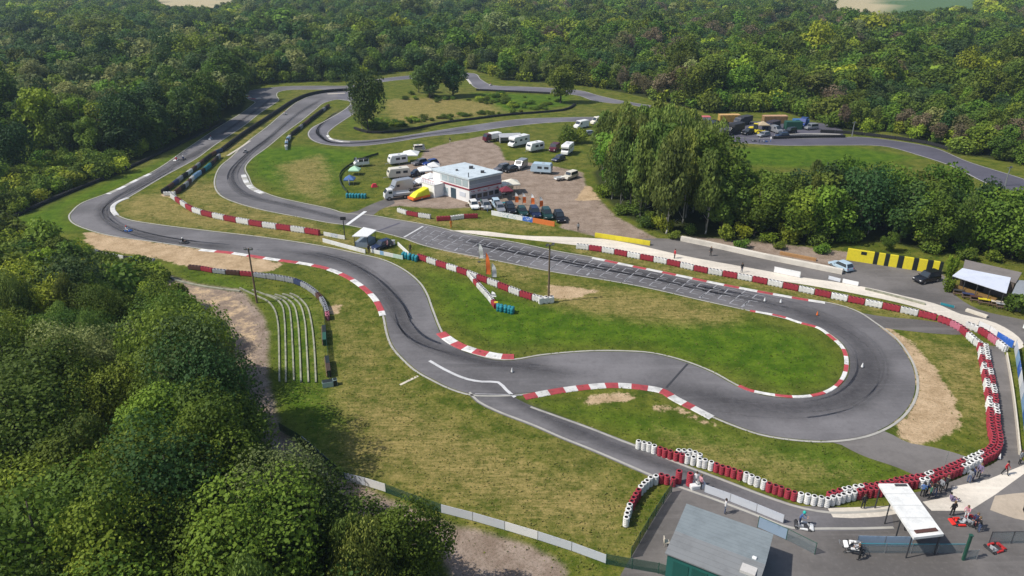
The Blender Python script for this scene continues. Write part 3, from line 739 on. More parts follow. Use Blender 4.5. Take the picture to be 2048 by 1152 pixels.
# --- wood in the lower left corner
def pick_near(g, x, y, u, v):
    if v < 560: return choice(g, [('shrub', 5), ('brightshrub', 3)]), g.uniform(3.0, 5.5)
    if v < 660: return choice(g, [('shrub', 3), ('broad', 3), ('bright', 2), ('brightshrub', 1)]), g.uniform(4.5, 6.5)
    if v < 800: return choice(g, [('broad', 5), ('bright', 1.6), ('dark', 1), ('birch', 1)]), g.uniform(9, 13)
    return choice(g, [('broad', 6), ('bright', .8), ('dark', 2), ('willow', 1.2), ('birch', 3)]), g.uniform(11, 16)
def keep_near(x, y, H, u, v, ut, vt):
    # crowns must not hang over the track, the dirt path or the field
    for k in (.35, .65, .95):
        a, b, d_ = proj(x, y, H * k); r_ = F / d_ * H * (.24 if k < .9 else .1) * (1 if H > 6 else .8)
        for dx, dy in ((r_, 0), (0, -r_), (0, 0), (r_ * .7, -r_ * .7)):
            if inside([(120,455),(160,505),(250,525),(340,548),(372,585),(410,612),(455,650),(484,750),(515,850),(575,880),(630,925),(665,975),(700,1000),(745,985),(830,1000),(880,1060),(880,1120),(2000,1400),(2000,400)], a + dx, b + dy): return False
    return True
scatter([(-700,560),(-400,470),(-20,462),(60,482),(160,508),(300,550),(345,610),(400,650),(445,700),(475,770),(500,860),(550,930),(660,1010),(790,1090),(870,1160),(930,1300),(800,1700),(-1400,1700)], 0, lambda y: 5.3 if y < 90 else 4.3, pick_near,
        'in the wood at the lower left corner', 'trees of the wood at the lower left', keep_near, 3)
# low bushes that close the edges of the woods
def bush(lo, hi): return lambda g, x, y, u, v: (choice(g, [('shrub', 4), ('brightshrub', 1.5)]), g.uniform(lo, hi))
scatter([(-60,462),(60,480),(160,506),(300,545),(330,590),(300,600),(150,560),(-60,520)], 0, 3.4, bush(2, 4), 'at the upper edge of the lower left wood', 'bushes at the upper edge of the lower left wood', None, 21)
scatter([(-60,430),(12,428),(88,398),(216,344),(312,300),(394,260),(440,238),(430,240),(300,295),(120,310),(-60,330)], 0, 3.9, bush(2.2, 4.2), 'at the forest edge left of the left-hand straight', 'trees of the woods around the circuit', None, 22)
# --- grove to the right of the car park
def keep_grove(x, y, H, u, v, ut, vt):
    if u > 1450 and vt < 302 + max(0, (u - 1800)) * .3: return False
    if ut < 1165 + 0: return False
    return True
scatter(GROVE_BIRCH, 0, 4.6, lambda g, x, y, u, v: (choice(g, [('birch', 6), ('broad', 1)]), g.uniform(17, 21) if u > 1240 else g.uniform(14, 18)), 'in the grove beside the gravel car park', 'birches of the grove beside the car park', None, 5)
scatter(GROVE, 0, 4.5, lambda g, x, y, u, v: (choice(g, [('broad', 6), ('dark', 1.5), ('bright', .35), ('birch', 1.4)]), g.uniform(9.5, 14)), 'in the grove between the paddock road and the upper track', 'broadleaf trees of the grove behind the paddock road', keep_grove, 6)
# --- the woods behind and left of the circuit
def pick_back(g, x, y, u, v):
    n1 = math.sin(x * .021 + 1.3) * math.cos(y * .017 + .4) + .6 * math.sin(x * .05 + y * .043)
    if u < 330 and v > 296 and v < 470:
        if v > 330 + (u - 40) * -.05 and g.random() < .9: return choice(g, [('shrub', 4), ('brightshrub', 3), ('broad', .3)]), g.uniform(2.5, 4.5)
    n2 = math.sin(x * .045 + 2) * math.sin(y * .038 + 1) + .5 * math.sin(x * .11 - y * .09)
    if u > 1180 and n1 > .55: tab = [('bare', 4), ('broad', 3), ('willow', .6), ('dark', .7)]
    elif u < 620 and 100 < v < 260: tab = [('broad', 3), ('willow', 1.6), ('dark', 3)]
    elif n2 > .62: tab = [('bright', 1.2), ('broad', 5), ('willow', 1.5)]
    elif n2 < -.75: tab = [('dark', 6), ('broad', 1)]
    elif u < 1000: tab = [('dark', 3.5), ('broad', 4), ('willow', .4), ('bright', .15)]
    else: tab = [('broad', 6), ('dark', 1.2), ('bare', .5), ('bright', .5), ('birch', .5)]
    H = g.uniform(9, 15) + 3.5 * n2
    if g.random() < .13: H += 4
    if 500 < u < 1350 and v > 128: H = g.uniform(7, 12)
    if u > 1600 and v > 225: H = g.uniform(6, 10)
    return choice(g, tab), H
def keep_back(x, y, H, u, v, ut, vt):
    if 1395 < u < 1650 and v > 212: return False
    for k in (0, .5, 1):
        a, b, _ = proj(x, y, H * k); a += 14 * math.sin(x * .9 + y * .37); b -= 4.5 * (1 + math.sin(x * .61 + 2 * y))
        if inside([(290,-80),(300,3),(340,8),(400,7),(480,0),(500,-80)], a, b) : return False
        if inside([(1630,-80),(1655,1),(1700,8),(1760,20),(1830,18),(1900,9),(1975,5),(1990,-80)], a, b): return False
    return True
def cull(x, y, H, u, v, ut, vt): return keep_back(x, y, H, u, v, ut, vt)
scatter(FOREST_BACK, 0, lambda y: 6.4 if y < 300 else (7.6 if y < 600 else 9.5), pick_back, 'at the edge of the woods behind the circuit', 'trees of the woods around the circuit', cull, 9)
scatter([(500,170),(570,165),(700,163),(745,151),(800,144),(925,137),(960,144),(1010,162),(1094,167),(1160,171),(1250,187),(1330,205),(1400,223),(1400,215),(1160,160),(1010,150),(925,126),(745,140),(500,158)], 0, 6.0, bush(3, 5.5), 'at the forest edge behind the far track', 'bushes at the far forest edge', None, 23)
scatter([(1640,246),(1690,263),(1780,265),(1850,285),(1921,307),(1994,321),(2048,331),(2200,380),(2200,330),(2048,300),(1850,262),(1640,228)], 0, 4.4, bush(2.5, 5), 'at the forest edge above the upper track', 'bushes at the forest edge above the upper track', None, 24)
scatter([(1400,224),(1560,223),(1650,246),(1660,236),(1560,212),(1400,214)], 0, 5, bush(4, 7), 'behind the machine yard', 'bushes behind the machine yard', None, 25)
scatter([(1205,395),(1250,435),(1330,472),(1440,480),(1600,494),(1690,486),(1780,486),(1880,512),(1960,507),(2100,540),(2100,520),(1960,495),(1880,498),(1690,474),(1440,466),(1340,458),(1270,425),(1225,385)], 0, 4.2, bush(1.6, 3.8), 'at the foot of the grove', 'undergrowth shrubs of the grove', None, 26)
cands.sort(key=lambda c: -c[0])
cands.sort(key=lambda c: -c[0])
NTREE, NBUSH = 285, 230
indiv, mass, nt_, nb_ = [], [], 0, 0
for c in cands:
    low_ = 'shrub' in c[1]
    if low_ and nb_ < NBUSH: indiv.append(c); nb_ += 1
    elif not low_ and nt_ < NTREE: indiv.append(c); nt_ += 1
    else: mass.append(c)
SPECIFIC = {}
for sc_, s, x, y, H, where, group in indiv:
    u, v, d = proj(x, y, 0)
    if group.startswith('trees of the woods'):
        where = 'at the forest edge left of the left-hand straight' if u < 500 else ('at the forest edge behind the upper track' if u > 1350 else 'at the forest edge behind the back straight')
    plant(s, x, y, H, where, group, widen=random.uniform(.85, 1.15))
print('trees individual', len(indiv), 'mass', len(mass))
# one woodland for the thousands of further trees
low = {}
pc = bpy.data.collections.new('woodland_crowns')     # crowns the woodland instances; not part of the scene
order = []
for s, kd, Hh, Ww, zl, n, lf, mk in (('broad', 'round', 13, 8.4, 1.5, 1500, .78, 'broadleaf'), ('dark', 'round', 13, 8.0, 1, 1500, .78, 'dark'), ('willow', 'round', 13, 8.6, 1, 1100, .8, 'willow'), ('bare', 'bare', 13, 8.0, 1, 1500, .62, 'bare'), ('shrub', 'round', 4, 5.2, 0, 500, .55, 'broadleaf'), ('bright', 'round', 11, 7.5, 1, 900, .8, 'bright'), ('birch', 'round', 19, 7, 2, 900, .9, 'birch'), ('brightshrub', 'round', 4, 5.2, 0, 500, .55, 'bright')):
    low[s] = []
    for k in range(2):
        m_ = crown('crown', kd, Hh, Ww * (.9 + .2 * k), zl, n, lf, 22, LEAF[mk], 900 + len(order)); o = bpy.data.objects.new('a%02d' % len(order), m_); pc.objects.link(o)
        low[s].append(len(order)); order.append(o)
BASEH = {'broad': 13, 'dark': 13, 'bright': 11, 'willow': 13, 'birch': 19, 'bare': 13, 'shrub': 4, 'brightshrub': 4}
me = bpy.data.meshes.new('woodland'); nM = len(mass)
me.vertices.add(nM); me.vertices.foreach_set('co', np.array([[c[2], c[3], 0] for c in mass], np.float32).ravel())
a = me.attributes.new('idx', 'INT', 'POINT'); a.data.foreach_set('value', [random.choice(low[c[1]]) for c in mass])
a = me.attributes.new('scl', 'FLOAT_VECTOR', 'POINT')
sv = []
for c in mass:
    k = c[4] / BASEH[c[1]]; w = k * random.choice((.9, 1.05, 1.2, 1.55)) * random.uniform(.9, 1.1); sv += [w, w, k]
a.data.foreach_set('vector', sv)
a = me.attributes.new('rot', 'FLOAT_VECTOR', 'POINT'); a.data.foreach_set('vector', sum([[0, 0, random.uniform(0, 6.28)] for _ in mass], []))
wo = tag(link('woodland', me), 'dense green woodland running to the top of the picture behind the circuit', 'woodland', None, 'stuff')
ng_ = bpy.data.node_groups.new('woodland', 'GeometryNodeTree')
ng_.interface.new_socket('Geometry', in_out='INPUT', socket_type='NodeSocketGeometry'); ng_.interface.new_socket('Geometry', in_out='OUTPUT', socket_type='NodeSocketGeometry')
gi = ng_.nodes.new('NodeGroupInput'); gout = ng_.nodes.new('NodeGroupOutput')
mp_ = ng_.nodes.new('GeometryNodeMeshToPoints'); ip = ng_.nodes.new('GeometryNodeInstanceOnPoints'); ci = ng_.nodes.new('GeometryNodeCollectionInfo')
ci.inputs[0].default_value = pc; ci.inputs['Separate Children'].default_value = True; ci.inputs['Reset Children'].default_value = True
ip.inputs['Pick Instance'].default_value = True
def named(nm, t):
    n = ng_.nodes.new('GeometryNodeInputNamedAttribute'); n.data_type = t; n.inputs[0].default_value = nm; return n.outputs[0]
ng_.links.new(gi.outputs[0], mp_.inputs[0]); ng_.links.new(mp_.outputs[0], ip.inputs['Points']); ng_.links.new(ci.outputs[0], ip.inputs['Instance'])
ng_.links.new(named('idx', 'INT'), ip.inputs['Instance Index']); ng_.links.new(named('rot', 'FLOAT_VECTOR'), ip.inputs['Rotation']); ng_.links.new(named('scl', 'FLOAT_VECTOR'), ip.inputs['Scale'])
ng_.links.new(ip.outputs[0], gout.inputs[0])
md = wo.modifiers.new('trees', 'NODES'); md.node_group = ng_

# single trees
def solo_tree(sp, u, v, H, label, widen=1.0, cat=None, name=None, group=None):
    q = P(u, v); r = plant(sp, q.x, q.y, H, '', group, label=label, widen=widen)
    if name: r.name = name
    return r
solo_tree('broad', 392, 885, 18, 'very tall broad tree left of the dirt path, its shade reaching the meadow', .82)
solo_tree('dark', 425, 945, 17, 'tall dark tree beside the very tall one left of the dirt path', .85)
for (u, v, H_, sp_, lb) in ((805, 1080, 11.5, 'broad', 'round green tree standing in front of the banner fence at the bottom of the meadow'), (705, 1100, 12.5, 'birch', 'light green tree between the lower left wood and the round tree')):
    q = P(u, v, H_ * .62); plant(sp_, q.x, q.y, H_, '', None, label=lb, widen=1.0, var=0)
solo_tree('dark', 737, 262, 18.5, 'tall dark columnar tree standing alone inside the bend of the inner track', .78)
solo_tree('birch', 724, 259, 15, 'slim light green tree against the left side of the tall columnar tree', .85)
solo_tree('dark', 860, 196, 16, 'dark round-headed tree on the island, left one of the pair with shade below', 1.25)
solo_tree('dark', 906, 193, 15, 'dark round-headed tree on the island, right one of the pair with shade below', 1.25)
solo_tree('broad', 838, 186, 10, 'small tree with a reddish-brown bush below it at the left of the island pair', .9)
solo_tree('broad', 1122, 206, 15.5, 'round broadleaf tree standing between the far track and the island', 1.15)
solo_tree('broad', 1775, 503, 4.2, 'small fresh green tree in front of the yellow and black hoarding', 1.0)
solo_tree('brightshrub', 1897, 558, 4.6, 'yellow-green conical shrub at the end of the yellow and black hoarding', .36)
solo_tree('brightshrub', 1894, 583, 2.6, 'low yellow-green bush at the left end of the blue-white bar roof', .6)
solo_tree('shrub', 2030, 622, 3.4, 'round green bush at the right end of the blue-white bar roof', .85)
solo_tree('shrub', 1135, 288, 4.5, 'dark bush behind the white camper at the edge of the gravel', .8)
solo_tree('shrub', 1160, 285, 4.0, 'bush beside the birches at the top of the gravel car park', 1.0)
gI = random.Random(44)
for (pl, n_, lo, hi) in (([(745,262),(760,245),(860,238),(1010,222),(1100,214),(1140,214),(1010,228),(860,247)], 46, .7, 1.6), ([(960,190),(1090,192),(1130,205),(1100,214),(1000,218),(940,205)], 34, .8, 1.9), ([(770,192),(830,188),(940,200),(900,206),(790,204)], 14, .7, 1.5), ([(700,240),(712,258),(770,262),(770,245),(740,235)], 10, .8, 1.6)):
    k = 0
    while k < n_:
        u, v = gI.uniform(700, 1145), gI.uniform(186, 264)
        if not inside(pl, u, v): continue
        q = P(u, v); plant('shrub' if gI.random() < .7 else 'brightshrub', q.x, q.y, gI.uniform(lo, hi), 'growing on the island inside the inner track', 'shrubs on the island', widen=gI.uniform(1.2, 2.2)); k += 1
for (u, v, h) in ((170,520,2.2),(215,533,2.0),(250,545,2.2),(285,550,2.0),(120,505,2.6),(330,560,1.6)):
    q = P(u, v); plant('brightshrub', q.x, q.y, h, 'behind the boards at the outside of the left-hand turn', 'shrubs behind the left turn', widen=1.2)
for (u, v, h) in ((1350,478,1.6),(1480,495,1.8),(1560,498,1.5),(1640,505,1.8),(1935,520,2.2),(1985,522,2.0),(1240,428,2.0),(1290,455,2.0)):
    q = P(u, v); plant('shrub', q.x, q.y, h, 'at the foot of the grove', 'undergrowth shrubs of the grove', widen=1.3)

# ragged grass tufts standing in the meadows and along the barriers
nT = 90000
tx = rng.uniform(-75, 90, nT); ty = 38 + 150 * rng.uniform(0, 1, nT) ** 1.5
ok = np.abs(tx) < (ty + 25) * .80
for pl in SHEETS:
    bx0, bx1 = min(q[0] for q in pl), max(q[0] for q in pl); by0, by1 = min(q[1] for q in pl), max(q[1] for q in pl)
    sel = ok & (tx > bx0 - 1) & (tx < bx1 + 1) & (ty > by0 - 1) & (ty < by1 + 1)
    if sel.any():
        dd_ = sdist(tx[sel], ty[sel], pl); k_ = np.where(sel)[0]; ok[k_[dd_ < .35]] = False
ixx = np.clip(np.searchsorted(xs, tx), 0, nx - 1); iyy = np.clip(np.searchsorted(ys, ty), 0, ny - 1); cell = iyy * nx + ixx
bare_ = np.maximum(np.maximum(sand, grav), floor)[cell]
ok &= rng.uniform(0, 1, nT) > bare_ * 1.05
tx, ty, cell = tx[ok], ty[ok], cell[ok]; nT = len(tx)
hh = rng.uniform(.05, .17, nT) * (1 + (rng.uniform(0, 1, nT) > .96) * 1.2)
cen = np.stack([tx, ty, hh * .55 + .01], 1)
nr_ = rng.normal(size=(nT, 3)); nr_[:, 2] = np.abs(nr_[:, 2]) * .9 + .5; nr_ /= np.linalg.norm(nr_, axis=1)[:, None]
tuft = quads_mesh('grass_tufts', cen, nr_, rng.uniform(.10, .26, nT), np.clip(rng.uniform(0, .8, nT) * .6 + dry[cell] * .75, 0, 1), None)
tuft.materials.clear(); tuft.materials.append(m_leaf('grass_blades', (.055, .105, .008), (.30, .27, .08), (.10, .15, .02)))
tag(link('grass_tufts', tuft), 'ragged grass tufts over the infield and meadow', 'grass', None, 'stuff')

# ------------------------------------------------------------------ tyre barriers
def stack_mesh(r, h, rings, mat, n=11):
    prof = []
    th = h / rings
    for k in range(rings):
        z0 = k * th; prof += [(r * .90, z0 + .01), (r, z0 + th * .28), (r, z0 + th * .72), (r * .90, z0 + th * .97)]
    prof += [(r * .60, h), (r * .55, h - .04), (r * .52, h - th * 1.6)]
    mis = [0] * (len(prof) - 3) + [1, 1, 1]
    mb = MB(); mb.lathe((0, 0, 0), prof, n, 0, mis=mis); return mb.mesh('tyre_stack', [mat, BLACK], False)
STK = {('w', k): stack_mesh(.30, 1.02 + .05 * k, 5, WHITETYRE) for k in (0, 1)}
STK.update({('r', k): stack_mesh(.30, 1.02 + .05 * k, 5, REDTYRE) for k in (0, 1)})
STK.update({('R', 0): stack_mesh(.33, 1.5, 7, REDTYRE)})
GR = 'painted tyre stacks around the pit lane and the hairpin'
def stacks(path_px, seq, where, step=.60, off=0.0, group=GR, jit=.05, phase=0):
    path = smooth_path(W(path_px), step); n = normals(path); i = 0; s = ''.join(c * k for c, k in seq)
    for k, (p, q) in enumerate(zip(path, n)):
        c = s[(k + phase) % len(s)]
        if c == '-': continue
        me = STK[(c, random.randrange(2))]
        o = link('tyre_stack', me, None, (p.x + q.x * off + random.uniform(-jit, jit), p.y + q.y * off + random.uniform(-jit, jit), .03), random.uniform(0, 6))
        tag(o, f"{'white' if c == 'w' else 'red'} painted tyre stack {where}", 'tyre stack', group)
stacks([(1276,897),(1312,908),(1350,921),(1400,934),(1444,948),(1494,965),(1545,986),(1599,1004),(1652,1014)], [('w', 4), ('r', 5), ('w', 5), ('r', 5)], 'in the row along the upper side of the pit lane')
stacks([(1356,916),(1378,917),(1398,924)], [('w', 9)], 'in the extra row behind the pit lane barrier')
stacks([(1251,1052),(1258,1030),(1268,1008),(1282,988),(1298,973),(1320,966),(1345,972)], [('w', 4), ('r', 4), ('w', 5), ('r', 8)], 'in the hook-shaped row beside the pit lane')
right_px = [(1664,1010),(1713,998),(1762,991),(1817,978),(1855,972),(1913,951),(1944,937),(1974,924),(1992,911),(1996,888),(1991,860),(1990,840),(1984,787),(1974,735),(1968,702)]
seqR = [('w', 5), ('r', 7), ('r', 5), ('w', 2), ('r', 8), ('w', 5), ('r', 10), ('r', 8), ('w', 4), ('r', 4), ('w', 4), ('r', 4), ('w', 3), ('r', 4), ('w', 4)]
stacks(right_px, seqR, 'in the outer row curving round the hairpin run-off')
stacks(right_px, [('r', 3), ('w', 4)] + seqR[1:], 'in the inner row curving round the hairpin run-off', off=.62)
for u, v in ((1356, 966), (1378, 971)):
    q = P(u, v); o = link('tyre_stack', STK[('R', 0)], None, (q.x, q.y, .03)); tag(o, f"tall dark red tyre stack at the pit lane entrance, {'left' if u < 1370 else 'right'} one of two", 'tyre stack', GR)

BUND = {}
MATC = {'w': WHITETYRE, 'r': REDTYRE, 'k': BLACK, 'b': paint('brown_rubber', (.10, .045, .035), .7, .2), 'l': paint('light_blue_board', (.25, .42, .62), .5), 'g': paint('grey_cover', (.30, .31, .33), .7, .2), 't': TEAL, 'n': paint('navy_cover', (.04, .06, .14), .7), 'p': paint('faded_pink_rubber', (.52, .16, .22), .6, .2)}
CNAME = {'w': 'white', 'r': 'red', 'k': 'black', 'b': 'brown', 'l': 'light blue', 'g': 'grey', 't': 'teal', 'n': 'navy', 'p': 'faded pink'}
def bundle_mesh(c, n, h, r):
    key = (c, n, round(h, 2), r)
    if key in BUND: return BUND[key]
    mb = MB(); rings = 4
    for k in range(n):
        x = (k - (n - 1) / 2) * 2 * r * .97; prof = []; th = h / rings
        for j in range(rings): prof += [(r * .92, j * th + .01), (r, j * th + th * .3), (r, j * th + th * .7), (r * .92, (j + 1) * th - .01)]
        prof += [(r * .6, h), (r * .55, h - .05), (r * .5, h - .3)]
        mb.lathe((x, 0, 0), prof, 9, 0, mis=[0] * (len(prof) - 3) + [1, 1, 1])
    # belt that ties the stacks into one block
    mb.box((0, r * .96, h * .55), (n * 2 * r * .93, .05, h * .7)); mb.box((0, -r * .96, h * .55), (n * 2 * r * .93, .05, h * .7))
    BUND[key] = mb.mesh('tyre_bundle', [MATC[c], BLACK]); return BUND[key]
def barrier(path_px, seq, where, group, blk=2.4, h=.95, r=.3, gap=.06, phase=0):
    n = max(1, round(blk / (2 * r))); L = n * 2 * r * .97 + gap
    path = smooth_path(W(path_px), L); s = seq; i = 0
    for a, b in zip(path, path[1:]):
        c = s[(i + phase) % len(s)]; i += 1
        if c == '-': continue
        m = (a + b) / 2; d = b - a
        o = link('tyre_bundle', bundle_mesh(c, n, h, r), None, (m.x, m.y, .0), math.atan2(d.y, d.x))
        o.scale = (d.length / (L - gap * .3), 1, 1)
        tag(o, f'{CNAME[c]} tyre bundle {where}', 'tyre barrier', group)
G1 = 'banded tyre bundles of the barrier above the start straight'
barrier([(1152,497),(1200,503),(1263,515),(1341,530),(1406,545),(1468,556),(1530,568),(1600,583),(1680,600),(1760,616),(1826,630),(1872,641)], 'wr', 'in the long barrier above the start straight', G1, 2.35, 1.0)
barrier([(1875,642),(1897,650),(1921,663),(1942,684),(1966,702)], 'rprwwrr', 'where the long barrier meets the hairpin wall', 'tyre bundles at the top right corner of the hairpin', 1.8, 1.0)
barrier([(1930,655),(1960,667),(1985,684),(2010,705)], 'wrpww', 'in the short wall beside the blue banner', 'tyre bundles beside the blue banner', 1.8, 1.0)
barrier([(344,396),(365,411),(390,426),(420,434),(452,441),(517,453),(595,464),(640,471)], 'wrwr', 'in the chain left of the marshal post', 'tyre bundles between the two long bends', 3.0, 1.15, .33)
barrier([(836,518),(876,532),(920,546),(957,560),(1009,580),(1056,598),(1092,607)], 'rw', 'in the chain on the infield beside the start straight', 'tyre bundles of the infield chain', 2.6, 1.05)
barrier([(937,551),(959,578),(975,595),(992,618)], 'wwrww', 'in the short infield row leading to the teal barrels', 'tyre bundles of the short infield row', 1.8, .9)
q = P(1092, 606); o = link('tyre_bundle', bundle_mesh('w', 3, 1.1, .42), None, (q.x, q.y, 0), .2); tag(o, 'big white round tyre pile at the foot of the infield lamp post', 'tyre barrier')
barrier([(796,424),(818,431),(862,438)], 'wrwr', 'in the short row above the finish line', 'tyre bundles on the verge below the clubhouse', 3.1, .95)
barrier([(873,442),(898,441),(927,437),(956,436)], 'rwr', 'in the second short row below the clubhouse', 'tyre bundles on the verge below the clubhouse', 3.2, .95)
barrier([(325,388),(345,374),(365,358),(385,344),(408,325),(430,309),(445,303)], 'kbngkwbgbk', 'in the left-hand row between the two straights', 'dull tyre bundles between the straights', 3.0, 1.0)
barrier([(352,389),(372,375),(390,357),(412,342),(440,315)], 'bkgbwllkttk', 'in the right-hand row between the two straights', 'dull tyre bundles between the straights', 2.6, 1.1)
barrier([(328,391),(352,391)], 'wg', 'closing the end of the double row', 'dull tyre bundles between the straights', 2.4, .9)
barrier([(445,303),(487,271),(523,247),(560,222),(590,203),(620,191),(660,184),(706,182)], 'k', 'in the long black row between the two straights', 'black tyre bundles of the long row', 3.6, 1.1, .36)
barrier([(584,272),(620,243),(658,214)], 'kkkgkbbkkk', 'in the short dark row beside the inner bend', 'tyre bundles beside the inner bend', 2.8, 1.1, .36)
barrier([(573,300),(575,284),(583,274)], 'wkl', 'at the near end of the short dark row', 'tyre bundles beside the inner bend', 2.0, 1.1, .36)
GI = 'low black tyre bundles around the island'
barrier([(709,258),(740,267),(780,266),(830,259),(880,248),(950,239),(1016,231),(1080,226),(1130,221),(1150,210)], 'k', 'in the low row around the island', GI, 4.2, .7, .35)
barrier([(952,181),(1016,184),(1060,186),(1100,188)], 'k', 'in the low row in front of the far track', GI, 4.2, .7, .35)
GU = 'black tyre bundles along the upper track'
barrier([(1545,278),(1620,276),(1690,275)], 'k', 'in front of the pale verge of the upper track', GU, 4.0, .8, .35)
barrier([(1640,265),(1700,268),(1793,279),(1866,291),(1900,302)], 'k', 'behind the upper track below the wood', GU, 4.0, .9, .35)
GF = 'black tyre bundles at the forest edge'
barrier([(30,434),(104,401),(170,374),(234,348),(325,306),(404,268),(450,245)], 'k', 'along the forest edge left of the track', GF, 4.2, .65, .35)
barrier([(378,538),(400,540),(430,546),(460,549),(500,552),(535,557)], 'brgbrgkg', 'behind the sand outside the left bend', 'dull tyre bundles above the terrace', 2.4, .8)
barrier([(535,557),(591,567),(619,581),(644,604),(655,632)], 'gggngggb', 'curving above the terrace steps', 'dull tyre bundles above the terrace', 2.0, .9)
barrier([(655,632),(656,642)], 'p', 'at the end of the row above the terrace', 'dull tyre bundles above the terrace', 1.2, .9)
barrier([(160,498),(200,508),(250,519),(310,524)], 'tgk-k', 'behind the sand at the far left of the bend', 'tyre bundles outside the left turn', 2.6, .6)
# teal barrels
def barrel_mesh():
    mb = MB(); mb.lathe((0, 0, 0), [(.27, 0), (.29, .05), (.27, .3), (.295, .33), (.27, .36), (.27, .6), (.295, .63), (.27, .66), (.29, .86), (.27, .9)], 12); return mb.mesh('plastic_barrel', TEAL, True)
BRL = barrel_mesh()
for pts, n, wh in (([(806,516),(832,523)], 5, 'at the right end of the marshal enclosure'), ([(996,622),(1025,628)], 5, 'at the tip of the short infield row'), ([(694,396),(730,397)], 7, 'at the lower edge of the camping lawn')):
    for k, p in enumerate(smooth_path(W(pts), (W(pts)[1] - W(pts)[0]).length / (n - 1))):
        for j in (0, 1):
            o = link('plastic_barrel', BRL, None, (p.x + random.uniform(-.1, .1), p.y + j * .6, .02)); tag(o, f'teal plastic barrel {wh}', 'barrel', 'teal plastic barrels')
for u, v in ((994, 617), (999, 619)):
    q = P(u, v)
q = P(992, 616); mb = MB().box((0, 0, .45), (.6, .5, .9)).box((0, 0, .95), (.62, .52, .12), mi=1)
tag(mb.obj('marker_block', [paint('signal_red', (.70, .04, .02)), YELLOW], None, (q.x, q.y, 0), bevel=.03), 'red and yellow marker block beside the teal barrels on the infield', 'marker')

# ------------------------------------------------------------------ fences, walls, boards
def fence(name, label, pts_px, h, panel, cat='fence', group=None, step=2.5, post=STEEL, z0=.08, rail=None, thick=.03, seg=None, r=.035):
    pts = W(pts_px); path = smooth_path(pts, step) if len(pts) > 2 else smooth_path(pts, step)
    c = path[0]; t = thing(name, label, cat, (c.x, c.y, 0), 0, group)
    for p in path:
        link('post', MB().tube((0, 0, -.1), (0, 0, h + .05), r, n=6).mesh('post', post), t, (p.x - c.x, p.y - c.y, 0))
    for i, (a, b) in enumerate(zip(path, path[1:])):
        if seg and not seg[i % len(seg)]: continue
        m = (a + b) / 2 - c; d = b - a
        MB().box((0, 0, (h + z0) / 2), (d.length * .98, thick, h - z0)).obj('panel', panel if not isinstance(panel, list) else panel[i % len(panel)], t, (m.x, m.y, 0), math.atan2(d.y, d.x))
    if rail:
        mb = MB()
        for a, b in zip(path, path[1:]): mb.tube(a - c + Vector((0, 0, h)), b - c + Vector((0, 0, h)), .03, n=6)
        mb.obj('rail', rail, t)
    return t
def wall(name, label, pts_px, h, w, mat, cat='wall', step=2.0, cap=None, group=None):
    path = smooth_path(W(pts_px), step); n = normals(path); c = path[0]; mb = MB()
    for i, (a, b) in enumerate(zip(path, path[1:])):
        na, nb = n[i] * w / 2, n[i + 1] * w / 2; a_, b_ = a - c, b - c; H = Vector((0, 0, h))
        mb.hexa([a_ - na, b_ - nb, b_ + nb, a_ + na, a_ - na + H, b_ - nb + H, b_ + nb + H, a_ + na + H])
    o = mb.obj(name, mat, None, (c.x, c.y, 0)); return tag(o, label, cat, group)
wall('cream_wall', 'long low cream wall between the paddock road and the grove', [(1362,481),(1430,495),(1530,517),(1620,535),(1684,548)], .85, .75, paint('cream_wall', (.78, .72, .62), .8, .25, .4))
fence('advertising_fence', 'pale grey banner fence between the dry meadow and the dirt path', [(882,1026),(960,1046),(1040,1070),(1100,1088),(1150,1105),(1212,1128)], 1.05, [BAN_GREY, BAN_GREY, BAN_WHITE], step=3.2)
fence('advertising_fence', 'short pale banner fence left of the round tree at the meadow corner', [(690,962),(730,972),(772,985)], 1.05, [BAN_GREY, BAN_WHITE], step=2.6)
fence('advertising_fence', 'narrow pale banner panel running along the dark lush grass', [(606,888),(632,910),(658,934)], 1.0, BAN_GREY, step=2.6)
fence('mesh_fence', 'green wire fence linking the banner panels at the meadow corner', [(560,862),(606,889),(658,935),(690,963)], 1.1, WIRE, step=3, post=GREEN)
fence('mesh_fence', 'green wire fence behind the round tree at the meadow edge', [(772,986),(830,1008),(882,1026)], 1.1, WIRE, step=3, post=GREEN)
fence('mesh_fence', 'green wire fence from the banner fence to the bottom of the shed yard', [(1212,1129),(1262,1138),(1330,1150),(1420,1185)], 1.2, WIRE, step=2.5, post=GREEN)
fence('mesh_fence', 'green wire fence on the left side of the shed yard', [(1343,985),(1318,1022),(1290,1068),(1262,1116)], 1.3, WIRE, step=2.2, post=GREEN)
fence('advertising_fence', 'pale grey banner fence between the pit lane and the shed', [(1408,985),(1455,1002),(1508,1023),(1566,1047)], 1.0, BAN_GREY, step=2.75)
fence('mesh_fence', 'grey wire fence with banners beside the right end of the shed', [(1515,1055),(1562,1075),(1629,1109)], 1.3, [BAN_BLUE, WIREG], step=2.1, post=GREEN, rail=GREEN)
fence('advertising_fence', 'pale blue banner barrier below the white canopy', [(1712,1092),(1765,1093),(1822,1094)], 1.2, BAN_BLUE, step=2.5)
fence('mesh_fence', 'long grey wire fence with a teal top rail below the white canopy', [(1716,1106),(1790,1107),(1860,1107),(1925,1107)], 1.1, WIREG, step=2.4, rail=TEAL)
fence('mesh_fence', 'dark wire fence cage near the right edge of the paddock', [(1977,1088),(2035,1087),(2110,1086)], 1.4, WIREG, step=2.0, post=DARK, rail=DARK)
fence('mesh_fence', 'small wire gate beside the green post', [(1926,1120),(1952,1119)], 1.1, WIREG, step=1.2)
